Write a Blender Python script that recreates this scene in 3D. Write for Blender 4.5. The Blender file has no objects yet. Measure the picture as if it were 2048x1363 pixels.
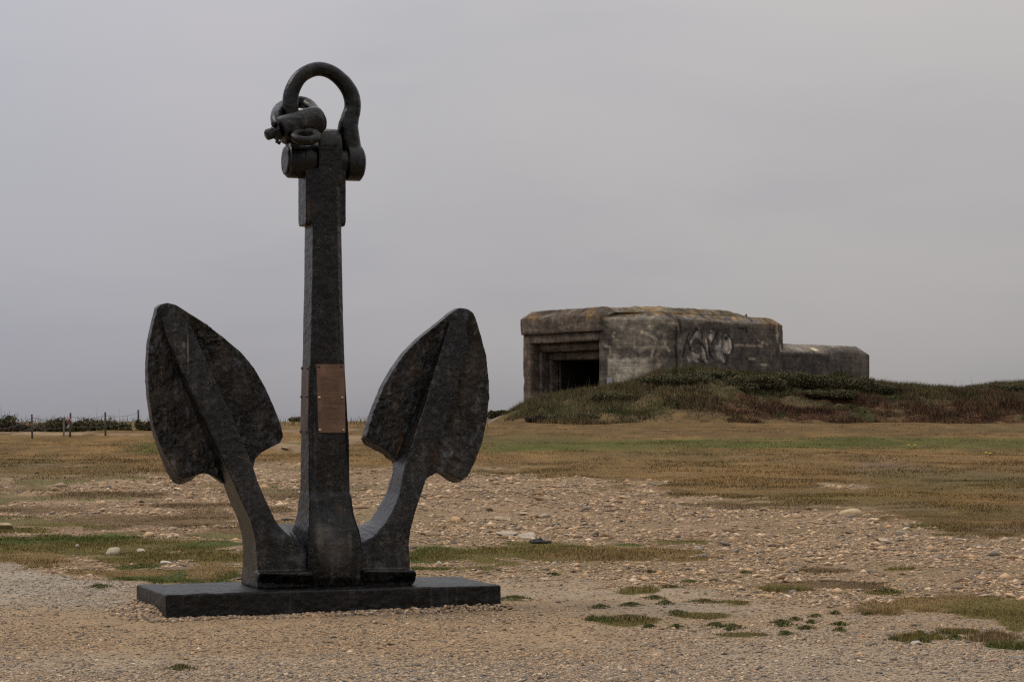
import bpy, bmesh, math, random
import numpy as np
from mathutils import Vector, Matrix

random.seed(7); rng = np.random.default_rng(11)
S = bpy.context.scene
COL = S.collection

# ------------------------------------------------------------------ camera
F, CX, HY, CZ = 4500.0, 1024.0, 830.0, 1.6
cam_d = bpy.data.cameras.new('camera'); cam = bpy.data.objects.new('camera', cam_d); COL.objects.link(cam)
cam.location = (0, 0, CZ); cam.rotation_euler = (math.radians(90), 0, 0)
cam_d.sensor_width = 36; cam_d.lens = F*36/2048; cam_d.shift_y = (HY-681.5)/2048
cam_d.clip_end = 6000; cam_d.clip_start = .1
cam_d.dof.use_dof = True; cam_d.dof.focus_distance = 18.4; cam_d.dof.aperture_fstop = 16
S.camera = cam

# ------------------------------------------------------------------ world: overcast sky
SUN_EL, SUN_AZ = 48, -80     # azimuth from +Y towards +X
W = bpy.data.worlds.new('World'); S.world = W; W.use_nodes = True
nt = W.node_tree; nt.nodes.clear()
def N(nt, t, **kw):
    n = nt.nodes.new(t)
    for k, v in kw.items():
        if k.startswith('i_'):
            n.inputs[k[2:].replace('_', ' ')].default_value = v
        else: setattr(n, k, v)
    return n
def ramp(nt, fac, stops, interp='LINEAR'):
    r = nt.nodes.new('ShaderNodeValToRGB'); r.color_ramp.interpolation = interp
    e = r.color_ramp.elements
    while len(e) < len(stops): e.new(.5)
    for el, (p, c) in zip(e, stops):
        el.position = p; el.color = (*c, 1) if len(c) == 3 else c
    if fac is not None: nt.links.new(fac, r.inputs['Fac'])
    return r
def mix(nt, fac, a, b, mode='MIX'):
    m = nt.nodes.new('ShaderNodeMix'); m.data_type = 'RGBA'; m.blend_type = mode
    for sock, v in ((m.inputs['Factor'], fac), (m.inputs[6], a), (m.inputs[7], b)):
        if isinstance(v, bpy.types.NodeSocket): nt.links.new(v, sock)
        elif isinstance(v, (int, float)): sock.default_value = v
        else: sock.default_value = (*v, 1) if len(v) == 3 else v
    return m.outputs[2]
def math_n(nt, op, a, b=0.0):
    m = nt.nodes.new('ShaderNodeMath'); m.operation = op
    for s, v in ((m.inputs[0], a), (m.inputs[1], b)):
        if isinstance(v, bpy.types.NodeSocket): nt.links.new(v, s)
        else: s.default_value = v
    return m.outputs[0]
L = nt.links.new
tc = N(nt, 'ShaderNodeTexCoord')
sky = N(nt, 'ShaderNodeTexSky', sky_type='NISHITA', sun_disc=False, sun_elevation=math.radians(SUN_EL), sun_rotation=math.radians(SUN_AZ), air_density=1.0, dust_density=3.0)
sep = N(nt, 'ShaderNodeSeparateXYZ'); L(tc.outputs['Generated'], sep.inputs[0])
# cloud luminance rises from the horizon to the zenith
lum = ramp(nt, sep.outputs['Z'], [(0.0, (3.30, 3.20, 3.25)), (.03, (4.0, 3.87, 3.92)), (.06, (4.42, 4.28, 4.33)), (.11, (4.75, 4.61, 4.66)), (.19, (5.45, 5.30, 5.36)), (.5, (8.6, 8.5, 8.5)), (1.0, (11.5, 11.4, 11.2))])
mp = N(nt, 'ShaderNodeMapping'); mp.inputs['Scale'].default_value = (1, 1, 3.2); L(tc.outputs['Generated'], mp.inputs[0])
n1 = N(nt, 'ShaderNodeTexNoise', i_Scale=5.5, i_Detail=5.0, i_Roughness=.5, i_Distortion=.3); L(mp.outputs[0], n1.inputs['Vector'])
cl = ramp(nt, n1.outputs['Fac'], [(.3, (.93, .935, .96)), (.5, (1, 1, 1)), (.70, (1.045, 1.03, 1.02))])
c1 = mix(nt, 1.0, lum.outputs[0], cl.outputs[0], 'MULTIPLY')
# thinner, bluer cloud towards the left
bl = ramp(nt, math_n(nt, 'ADD', math_n(nt, 'MULTIPLY', sep.outputs['X'], 1.6), .5), [(.12, (.95, .975, 1.06)), (.5, (1, 1, 1)), (.9, (1.0, .985, .965))])
c2 = mix(nt, 1.0, c1, bl.outputs[0], 'MULTIPLY')
c3 = mix(nt, .04, c2, sky.outputs[0])
below = ramp(nt, math_n(nt, 'ADD', sep.outputs['Z'], .5), [(.49, (1.6, 1.25, .9)), (.5, (1, 1, 1))])
c4 = mix(nt, math_n(nt, 'GREATER_THAN', sep.outputs['Z'], -.012), (1.5, 1.2, .9), c3)
bg = N(nt, 'ShaderNodeBackground', i_Strength=.1); L(c4, bg.inputs['Color'])
wo = N(nt, 'ShaderNodeOutputWorld'); L(bg.outputs[0], wo.inputs[0])

sd = bpy.data.lights.new('sun', 'SUN'); sd.energy = 1.25; sd.angle = math.radians(18); sd.color = (1, .88, .72)
sun = bpy.data.objects.new('sun', sd); COL.objects.link(sun)
az, el = math.radians(SUN_AZ), math.radians(SUN_EL)
sdir = Vector((math.sin(az)*math.cos(el), math.cos(az)*math.cos(el), math.sin(el)))
sun.rotation_euler = (-sdir).to_track_quat('-Z', 'Y').to_euler()
S.view_settings.view_transform = 'Standard'; S.view_settings.look = 'None'
S.view_settings.exposure = 0; S.view_settings.gamma = 1
S.render.engine = 'CYCLES'
S.cycles.use_denoising = False; S.cycles.pixel_filter_type = 'BLACKMAN_HARRIS'; S.cycles.filter_width = 1.25
S.cycles.max_bounces = 6; S.cycles.diffuse_bounces = 3; S.cycles.glossy_bounces = 3

# ------------------------------------------------------------------ numpy noise
def _h(ix, iy, iz, s):
    n = (ix*374761393 + iy*668265263 + iz*2147483647 + s*974634777) & 0xffffffff
    n = ((n ^ (n >> 13))*1274126177) & 0xffffffff
    n = ((n ^ (n >> 15))*668265263) & 0xffffffff
    return ((n ^ (n >> 16)) & 0xffff)/65535.0
def vn(x, y, z=None, s=0):
    x = np.asarray(x, float); y = np.asarray(y, float)
    ix = np.floor(x).astype(np.int64); iy = np.floor(y).astype(np.int64)
    fx = x-ix; fy = y-iy; fx = fx*fx*(3-2*fx); fy = fy*fy*(3-2*fy)
    def pl(iz):
        a = _h(ix, iy, iz, s); b = _h(ix+1, iy, iz, s); c = _h(ix, iy+1, iz, s); d = _h(ix+1, iy+1, iz, s)
        return (a*(1-fx)+b*fx)*(1-fy)+(c*(1-fx)+d*fx)*fy
    if z is None: return pl(np.zeros_like(ix))
    z = np.asarray(z, float); iz = np.floor(z).astype(np.int64); fz = z-iz; fz = fz*fz*(3-2*fz)
    return pl(iz)*(1-fz)+pl(iz+1)*fz
def fbm(x, y, z=None, o=4, s=0, g=.5):
    t = 0; a = 1; n = 0
    for i in range(o):
        k = 2.03**i
        t = t+a*vn(x*k+i*17.3, y*k-i*9.1, None if z is None else z*k+i*5.7, s+i); n += a; a *= g
    return t/n
def sm(a, b, x):
    t = np.clip((x-a)/(b-a), 0, 1); return t*t*(3-2*t)
def lerp(a, b, t):
    t = np.asarray(t)[..., None]; return np.asarray(a)*(1-t)+np.asarray(b)*t

# ------------------------------------------------------------------ helpers
def tag(o, label=None, cat=None, group=None, kind=None):
    if label: o['label'] = label
    if cat: o['category'] = cat
    if group: o['group'] = group
    if kind: o['kind'] = kind
    return o
def empty(name, loc, rz=0):
    o = bpy.data.objects.new(name, None); COL.objects.link(o); o.location = loc; o.rotation_euler = (0, 0, rz); o.empty_display_size = .2
    return o
def link(name, me, mat, parent=None, smooth=True):
    me.materials.clear(); me.materials.append(mat)
    if smooth: me.polygons.foreach_set('use_smooth', np.ones(len(me.polygons), bool))
    o = bpy.data.objects.new(name, me); COL.objects.link(o)
    if parent: o.parent = parent
    return o
def np_mesh(name, V, T, colr=None):
    """mesh from vertex array and an (n,3) or (n,4) face array, optional per-vertex colour"""
    V = np.ascontiguousarray(V, np.float32); T = np.ascontiguousarray(T, np.int32); k = T.shape[1]
    me = bpy.data.meshes.new(name)
    me.vertices.add(len(V)); me.vertices.foreach_set('co', V.ravel())
    me.loops.add(T.size); me.loops.foreach_set('vertex_index', T.ravel())
    me.polygons.add(len(T)); me.polygons.foreach_set('loop_start', np.arange(0, T.size, k, dtype=np.int32))
    me.polygons.foreach_set('loop_total', np.full(len(T), k, np.int32))
    me.update(calc_edges=True)
    if colr is not None:
        a = me.color_attributes.new('col', 'FLOAT_COLOR', 'POINT')
        c = np.ones((len(V), 4), np.float32); c[:, :3] = np.clip(colr, 0, 1); a.data.foreach_set('color', c.ravel())
    return me
def bm_mesh(name, bm):
    me = bpy.data.meshes.new(name); bm.to_mesh(me); bm.free(); return me
def loft(bm, A, B):
    a = [bm.verts.new(p) for p in A]; b = [bm.verts.new(p) for p in B]; n = len(a)
    fs = [bm.faces.new(a), bm.faces.new(b[::-1])]
    for i in range(n): fs.append(bm.faces.new((a[i], b[i], b[(i+1) % n], a[(i+1) % n])))
    bmesh.ops.triangulate(bm, faces=fs, ngon_method='EAR_CLIP')
def rings(bm, R, cap=True):
    vs = [[bm.verts.new(p) for p in r] for r in R]; n = len(R[0])
    for r0, r1 in zip(vs, vs[1:]):
        for i in range(n): bm.faces.new((r0[i], r0[(i+1) % n], r1[(i+1) % n], r1[i]))
    if cap: bm.faces.new(vs[0][::-1]); bm.faces.new(vs[-1])
def tube(bm, P, R, n=14, closed=False):
    P = [Vector(p) for p in P]; m = len(P)
    if not hasattr(R, '__len__'): R = [R]*m
    ref = None; out = []
    for i in range(m):
        if closed: t = P[(i+1) % m]-P[i-1]
        else: t = P[min(i+1, m-1)]-P[max(i-1, 0)]
        t.normalize()
        if ref is None:
            ref = t.orthogonal().normalized()
        ref = (ref-t*ref.dot(t)).normalized(); b = t.cross(ref)
        r = R[i]
        out.append([P[i]+(ref*math.cos(2*math.pi*k/n)+b*math.sin(2*math.pi*k/n))*r for k in range(n)])
    if closed:
        vs = [[bm.verts.new(p) for p in r] for r in out]
        # best rotational offset for the seam
        off = min(range(n), key=lambda k: (out[0][k]-out[-1][0]).length)
        for j in range(m):
            r0 = vs[j]; r1 = vs[(j+1) % m]; o = off if j == m-1 else 0
            for i in range(n): bm.faces.new((r0[i], r0[(i+1) % n], r1[(i+1+o) % n], r1[(i+o) % n]))
    else: rings(bm, out)
def box(bm, c, s, rot=None):
    M = Matrix.Translation(Vector(c)) @ (rot.to_4x4() if rot else Matrix.Identity(4)) @ Matrix.Diagonal((*s, 1))
    return bmesh.ops.create_cube(bm, size=1, matrix=M)['verts']
def spline(P, per=8):
    P = [np.array(p, float) for p in P]; out = []
    for i in range(len(P)-1):
        p0 = P[max(i-1, 0)]; p1 = P[i]; p2 = P[i+1]; p3 = P[min(i+2, len(P)-1)]
        for k in range(per):
            t = k/per
            out.append(.5*((2*p1)+(-p0+p2)*t+(2*p0-5*p1+4*p2-p3)*t*t+(-p0+3*p1-3*p2+p3)*t**3))
    out.append(P[-1]); return out
def cast(name, bm, voxel, mat, parent, amp=.004, sc=9, smooth_it=2, pit=.0, seed=0):
    """closed overlapping shells -> one rough cast surface"""
    bmesh.ops.recalc_face_normals(bm, faces=bm.faces[:])
    me = bm_mesh('tmp', bm); o = bpy.data.objects.new('tmp', me); COL.objects.link(o)
    m = o.modifiers.new('r', 'REMESH'); m.mode = 'VOXEL'; m.voxel_size = voxel
    if smooth_it:
        s = o.modifiers.new('s', 'SMOOTH'); s.iterations = smooth_it; s.factor = .5
    dg = bpy.context.evaluated_depsgraph_get(); dg.update()
    ev = o.evaluated_get(dg); me2 = bpy.data.meshes.new_from_object(ev)
    bpy.data.objects.remove(o); bpy.data.meshes.remove(me)
    me2.name = name; n = len(me2.vertices)
    V = np.empty(n*3, np.float32); me2.vertices.foreach_get('co', V); V = V.reshape(-1, 3)
    Nn = np.empty(n*3, np.float32); me2.vertices.foreach_get('normal', Nn); Nn = Nn.reshape(-1, 3)
    d = (fbm(V[:, 0]*sc, V[:, 1]*sc, V[:, 2]*sc, 4, seed)-.5)*2*amp
    if pit:
        q = fbm(V[:, 0]*30, V[:, 1]*30, V[:, 2]*30, 3, seed+9)
        area = sm(.42, .62, fbm(V[:, 0]*3, V[:, 1]*3, V[:, 2]*3, 2, seed+20))
        d += (sm(.5, .75, q)-.25)*pit*(.25+area)*(.15+.85*np.abs(Nn[:, 1])**3)
    V = V+Nn*d[:, None]
    me2.vertices.foreach_set('co', V.astype(np.float32).ravel()); me2.update()
    return link(name, me2, mat, parent)

# ------------------------------------------------------------------ materials
def new_mat(name):
    m = bpy.data.materials.new(name); m.use_nodes = True
    return m, m.node_tree, m.node_tree.nodes['Principled BSDF']
def vc_mat(name, rough=.9, spec=.2, var=.25, scale=60, bump=.0, bscale=80):
    """per-vertex surface colour with fine procedural variation"""
    m, nt, b = new_mat(name)
    a = N(nt, 'ShaderNodeVertexColor', layer_name='col'); t = N(nt, 'ShaderNodeTexCoord')
    n = N(nt, 'ShaderNodeTexNoise', i_Scale=scale, i_Detail=4.0, i_Roughness=.65); nt.links.new(t.outputs['Object'], n.inputs['Vector'])
    r = ramp(nt, n.outputs['Fac'], [(.3, (1-var,)*3), (.7, (1+var,)*3)])
    c = mix(nt, 1.0, a.outputs[0], r.outputs[0], 'MULTIPLY'); nt.links.new(c, b.inputs['Base Color'])
    b.inputs['Roughness'].default_value = rough; b.inputs['Specular IOR Level'].default_value = spec
    if bump:
        n2 = N(nt, 'ShaderNodeTexNoise', i_Scale=bscale, i_Detail=5.0, i_Roughness=.7); nt.links.new(t.outputs['Object'], n2.inputs['Vector'])
        bp = N(nt, 'ShaderNodeBump', i_Strength=bump, i_Distance=.02); nt.links.new(n2.outputs['Fac'], bp.inputs['Height'])
        nt.links.new(bp.outputs[0], b.inputs['Normal'])
    return m
def iron_mat(name, bright=1.0, rough=.42, rust=1.0, speck=1.0, patch=1.0, bump=.8, spots=()):
    """black paint over pitted cast iron: mottled wear, chalky runs, rust, pale specks painted as glints on raised bumps"""
    m, nt, b = new_mat(name); t = N(nt, 'ShaderNodeTexCoord'); o = t.outputs['Object']
    big = N(nt, 'ShaderNodeTexNoise', i_Scale=3.0, i_Detail=6.0, i_Roughness=.62); nt.links.new(o, big.inputs['Vector'])
    mid = N(nt, 'ShaderNodeTexNoise', i_Scale=20.0, i_Detail=5.0, i_Roughness=.66); nt.links.new(o, mid.inputs['Vector'])
    fin = N(nt, 'ShaderNodeTexNoise', i_Scale=95.0, i_Detail=4.0, i_Roughness=.7); nt.links.new(o, fin.inputs['Vector'])
    base = ramp(nt, big.outputs['Fac'], [(.36, tuple(bright*c for c in (.0025, .0026, .0030))), (.52, tuple(bright*c for c in (.0065, .006, .0057))), (.68, tuple(bright*c for c in (.024, .0185, .0145)))])
    # blue grey and brown mottling
    pn = N(nt, 'ShaderNodeTexNoise', i_Scale=6.5, i_Detail=7.0, i_Roughness=.7); mp0 = N(nt, 'ShaderNodeMapping'); mp0.inputs['Location'].default_value = (3.1, 7.7, 1.3); mp0.inputs['Scale'].default_value = (1, 1, .6)
    nt.links.new(o, mp0.inputs[0]); nt.links.new(mp0.outputs[0], pn.inputs['Vector'])
    pr = ramp(nt, pn.outputs['Fac'], [(.36, tuple(bright*c for c in (.040, .044, .051))), (.46, (0.0, 0.0, 0.0)), (.56, (0, 0, 0)), (.70, tuple(bright*c for c in (.048, .038, .030)))])
    c0 = mix(nt, patch, base.outputs[0], pr.outputs[0], 'ADD')
    mpv = N(nt, 'ShaderNodeMapping'); mpv.inputs['Scale'].default_value = (15, 15, 1.0); nt.links.new(o, mpv.inputs[0])
    run = N(nt, 'ShaderNodeTexNoise', i_Scale=1.0, i_Detail=5.0, i_Roughness=.6); nt.links.new(mpv.outputs[0], run.inputs['Vector'])
    rr = ramp(nt, math_n(nt, 'MULTIPLY', run.outputs['Fac'], math_n(nt, 'ADD', big.outputs['Fac'], .5)), [(.57, (0, 0, 0)), (.78, (.7, .7, .7))])
    c1 = mix(nt, rr.outputs[0], c0, (.045, .047, .051))
    rn = N(nt, 'ShaderNodeTexNoise', i_Scale=5.0, i_Detail=7.0, i_Roughness=.72); nt.links.new(o, rn.inputs['Vector'])
    rr2 = ramp(nt, rn.outputs['Fac'], [(.59, (0, 0, 0)), (.76, (.5*rust,)*3)])
    c2 = mix(nt, rr2.outputs[0], c1, (.062, .032, .018))
    for cen, rad, colr, st in spots:
        mp = N(nt, 'ShaderNodeMapping', vector_type='POINT'); mp.inputs['Scale'].default_value = tuple(1/r for r in rad); mp.inputs['Location'].default_value = tuple(-c/r for c, r in zip(cen, rad))
        nt.links.new(o, mp.inputs[0]); vm = N(nt, 'ShaderNodeVectorMath', operation='LENGTH'); nt.links.new(mp.outputs[0], vm.inputs[0])
        d = math_n(nt, 'ADD', vm.outputs['Value'], math_n(nt, 'MULTIPLY', mid.outputs['Fac'], 1.2))
        f = ramp(nt, d, [(.75, (st, st, st)), (1.0, (st*.5,)*3)]); f.color_ramp.elements.new(.0).color = (st, st, st, 1)
        f = ramp(nt, math_n(nt, 'MULTIPLY', d, .5), [(.40, (st, st, st)), (.72, (0, 0, 0))])
        c2 = mix(nt, f.outputs[0], c2, colr)
    sp = ramp(nt, mid.outputs['Fac'], [(.35, (.5, .5, .5)), (.55, (1, 1, 1)), (.72, (1.9, 1.8, 1.65))])
    c3 = mix(nt, 1.0, c2, sp.outputs[0], 'MULTIPLY')
    fs = math_n(nt, 'MULTIPLY', fin.outputs['Fac'], math_n(nt, 'ADD', math_n(nt, 'MULTIPLY', pn.outputs['Fac'], .5), .75))
    sk = ramp(nt, fs, [(.585, (0, 0, 0)), (.68, (min(1, .5*speck),)*3)])  # highlights of the pitted bumps, painted in as pale specks
    c4 = mix(nt, sk.outputs[0], c3, (.145, .135, .12)); nt.links.new(c4, b.inputs['Base Color'])
    rg = ramp(nt, mid.outputs['Fac'], [(.3, (rough-.12,)*3), (.75, (rough+.14,)*3)]); nt.links.new(rg.outputs[0], b.inputs['Roughness'])
    b.inputs['Specular IOR Level'].default_value = .25
    vo = N(nt, 'ShaderNodeTexVoronoi', i_Scale=17.0); nt.links.new(o, vo.inputs['Vector'])
    hn = math_n(nt, 'ADD', mid.outputs['Fac'], math_n(nt, 'MULTIPLY', vo.outputs['Distance'], .5))
    hn = math_n(nt, 'ADD', hn, math_n(nt, 'MULTIPLY', fin.outputs['Fac'], .12))
    bp = N(nt, 'ShaderNodeBump', i_Strength=bump, i_Distance=.045); nt.links.new(hn, bp.inputs['Height']); nt.links.new(bp.outputs[0], b.inputs['Normal'])
    return m
M_iron = iron_mat('weathered_black_iron', .5, .26, .8, .7, .5, .25)
M_iron_smooth = iron_mat('black_iron_smooth', .45, .24, .5, .6, .4, .2)
M_slab = iron_mat('black_painted_concrete', .4, .42, .35, .6, .35, .35)
def metal_mat(name, colr, rough, metallic=1.0, var=.4, scale=9):
    m, nt, b = new_mat(name); t = N(nt, 'ShaderNodeTexCoord')
    n = N(nt, 'ShaderNodeTexNoise', i_Scale=scale, i_Detail=5.0, i_Roughness=.6); nt.links.new(t.outputs['Object'], n.inputs['Vector'])
    r = ramp(nt, n.outputs['Fac'], [(.3, tuple(c*(1-var) for c in colr)), (.7, tuple(c*(1+var) for c in colr))]); nt.links.new(r.outputs[0], b.inputs['Base Color'])
    b.inputs['Metallic'].default_value = metallic; b.inputs['Roughness'].default_value = rough
    return m
M_copper = metal_mat('copper_plate', (.140, .078, .048), .5, .25, .38, 6)
M_copper_dark = metal_mat('dull_copper_plate', (.085, .06, .054), .5, .3, .25, 5)
M_brass = metal_mat('brass_bolt', (.42, .30, .17), .35, .8, .2, 40)
M_bolt = metal_mat('dark_bolt', (.06, .035, .025), .5, .3, .2, 40)
M_ink = metal_mat('engraved_line', (.06, .035, .025), .8, 0, .2, 40)
M_post = metal_mat('weathered_post_wood', (.075, .066, .058), .9, 0, .4, 12)
M_stake = metal_mat('grey_metal_stake', (.15, .15, .155), .6, 0, .2, 12)
M_wire = metal_mat('fence_wire', (.10, .10, .10), .6, .3, .1, 12)
M_paper = metal_mat('white_notice_panel', (.33, .32, .345), .6, 0, .06, 12)
M_red = metal_mat('red_tape', (.36, .085, .075), .6, 0, .1, 12)
M_white = metal_mat('white_tape', (.62, .58, .57), .6, 0, .05, 12)
M_black = metal_mat('black_rag', (.012, .012, .013), .7, 0, .2, 12)
M_soil = vc_mat('ground_surface', .95, .08, .42, 30, .9, 46)
M_stone = vc_mat('stone_surface', .9, .2, .25, 45, .35, 30)
M_grass = vc_mat('grass_blade', .9, .05, .12, 3)
def up_normal(m, f):
    nt = m.node_tree; g = nt.nodes.new('ShaderNodeNewGeometry'); mx = nt.nodes.new('ShaderNodeMix'); mx.data_type = 'VECTOR'; mx.inputs['Factor'].default_value = f
    nt.links.new(g.outputs['Normal'], mx.inputs[4]); mx.inputs[5].default_value = (0, 0, 1); nm = nt.nodes.new('ShaderNodeVectorMath'); nm.operation = 'NORMALIZE'
    nt.links.new(mx.outputs[1], nm.inputs[0]); nt.links.new(nm.outputs[0], nt.nodes['Principled BSDF'].inputs['Normal'])
up_normal(M_grass, .78)
M_tuft = vc_mat('tuft_blade', .9, .05, .12, 3); up_normal(M_tuft, .85)
M_leaf = vc_mat('leaf_surface', .7, .25, .15, 3)
M_twig = metal_mat('twig_bark', (.05, .038, .028), .95, 0, .3, 8)

# ------------------------------------------------------------------ terrain
BASE_Y = [-60, 0, 18.6, 20.5, 35, 50, 65, 80, 95, 113, 130, 160, 250, 600, 3200]
BASE_Z = [-.03, -.03, -.028, 0, .05, .22, .55, .85, 1.05, 1.18, 1.22, .9, -2, -12, -45]
CR_X = [600, 940, 990, 1020, 1050, 1100, 1150, 1200, 1250, 1280, 1310, 1345, 1420, 1480, 1560, 1700, 1760, 1800, 1850, 1920, 1980, 2048, 2300, 3200]
CR_Y = [843, 842, 838, 826, 812, 799, 789, 783, 776, 764, 748, 737, 739, 750, 757, 764, 770, 777, 781, 782, 776, 769, 762, 760]
def H(X, Y):
    X = np.asarray(X, float); Y = np.asarray(Y, float)
    z = np.interp(Y, BASE_Y, BASE_Z)
    px = CX+F*X/np.maximum(Y, 1)
    yc = 122+np.clip((X-9)*.85, 0, 9)
    zc = CZ+(HY-np.interp(px, CR_X, CR_Y))*yc/F
    k = sm(113, 1, yc*0+1) if False else np.clip((Y-112)/(yc-112), 0, 1)
    k = k*k*(3-2*k)*.55+k*.45
    on = sm(900, 1000, px)
    far = sm(165, 230, Y)
    m = np.maximum(zc-z, 0)*k*on*(1-far)
    z = z+m
    lump = (fbm(X*.38, Y*.6, None, 3, 3)-.5)*1.1+(fbm(X*1.3, Y*1.3, None, 3, 8)-.5)*.5
    z = z+lump*on*sm(112, 115, Y)*(1-sm(yc-2.5, yc, Y)*.75)
    und = (fbm(X*.22, Y*.22, None, 3, 31)-.5)*.16*sm(24, 45, Y)+(fbm(X*.12, Y*.16, None, 3, 35)-.5)*.55*sm(48, 70, Y)*(1-sm(105, 113, Y))+(fbm(X*1.1, Y*1.1, None, 3, 41)-.5)*.07*sm(21, 27, Y)*(1-sm(60, 90, Y)*.5)
    z = z+und+(fbm(X*2.5, Y*2.5, None, 2, 51)-.5)*.02
    # gravel heaped against the plinth
    return z
def proj(X, Y, Z): return CX+F*X/Y, HY-F*(Z-CZ)/Y
def ground_hit(px, py, y0=11.0, y1=150.0):
    Y = np.linspace(y0, y1, 3000); X = (px-CX)/F*Y; z = H(X, Y); yy = HY-F*(z-CZ)/Y
    i = np.nonzero(yy <= py)[0]
    i = i[0] if len(i) else len(Y)-1
    return float(X[i]), float(Y[i]), float(z[i])

# surface zones: lower edge of the turf field, in photo columns
TB_X = [-2000, 0, 200, 420, 560, 640, 730, 870, 1000, 1150, 1300, 1400, 1500, 1650, 1760, 1840, 1900, 1980, 2100, 4000]
TB_Y = [955, 952, 950, 952, 925, 930, 930, 935, 952, 962, 985, 1000, 1010, 1020, 1028, 1040, 1062, 1068, 1070, 1070]
PB_X = [-2000, 0, 120, 200, 272, 600, 900, 1000, 1120, 1300, 1500, 1700, 1900, 2100, 4000]   # far edge of the fine gravel
PB_Y = [1128, 1134, 1146, 1160, 1164, 1160, 1150, 1150, 1150, 1165, 1190, 1215, 1240, 1270, 1290]
PATCH = [  # cx, cy, rx, ry, kind (0 dry, 1 olive, 2 green, 3 brown)
 (1110, 1106, 270, 17, 1), (860, 1112, 60, 22, 2), (1000, 1112, 160, 20, 1), (1270, 1108, 150, 14, 0), (1370, 1086, 75, 7, 1), (1260, 1091, 40, 5, 2), (1060, 1086, 60, 5, 1), (760, 1112, 60, 22, 1),
 (50, 1088, 150, 14, 2), (225, 1082, 85, 13, 2), (140, 1100, 200, 14, 1), (330, 1098, 130, 20, 1), (430, 1088, 60, 7, 2), (300, 1118, 120, 8, 1), (280, 1135, 45, 6, 2),
 (330, 1152, 130, 14, 1), (300, 1158, 90, 8, 2), (420, 1150, 80, 14, 2), (440, 1120, 60, 18, 1), (80, 1118, 140, 13, 0), (230, 1145, 110, 6, 0), (430, 1140, 50, 16, 0),
 (300, 1042, 170, 13, 3), (420, 1038, 70, 16, 3), (130, 1050, 90, 6, 1), (40, 1062, 90, 8, 1), (60, 1020, 130, 8, 3), (220, 990, 150, 7, 3), (390, 1010, 90, 6, 3), (120, 1075, 60, 5, 2), (530, 1020, 60, 8, 3), (560, 990, 40, 8, 3), (480, 1060, 60, 6, 3),
 (1960, 1048, 120, 22, 1), (2010, 1052, 60, 14, 2), (1900, 1030, 60, 8, 0), (1920, 1210, 140, 22, 0), (2010, 1225, 110, 28, 1), (2050, 1235, 70, 20, 1),
 (1620, 1172, 130, 10, 3), (1560, 1175, 60, 6, 1), (1280, 1182, 50, 7, 1), (1270, 1240, 60, 9, 1), (1220, 1238, 35, 5, 2), (1470, 1205, 40, 5, 1), (1410, 1229, 50, 6, 1), (1770, 1183, 40, 6, 1), (1650, 1140, 60, 5, 3), (1800, 1138, 40, 4, 1),
 (1980, 1278, 55, 10, 3), (2010, 1292, 60, 7, 2), (1910, 1262, 40, 5, 1), (1480, 1268, 50, 4, 1), (1830, 1275, 50, 7, 1), (1870, 1000, 200, 14, 0), (1650, 985, 90, 8, 0), (330, 905, 110, 20, 2)]
KIND = np.array([[.205, .138, .062], [.140, .112, .040], [.084, .094, .028], [.16, .108, .06]])
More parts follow.
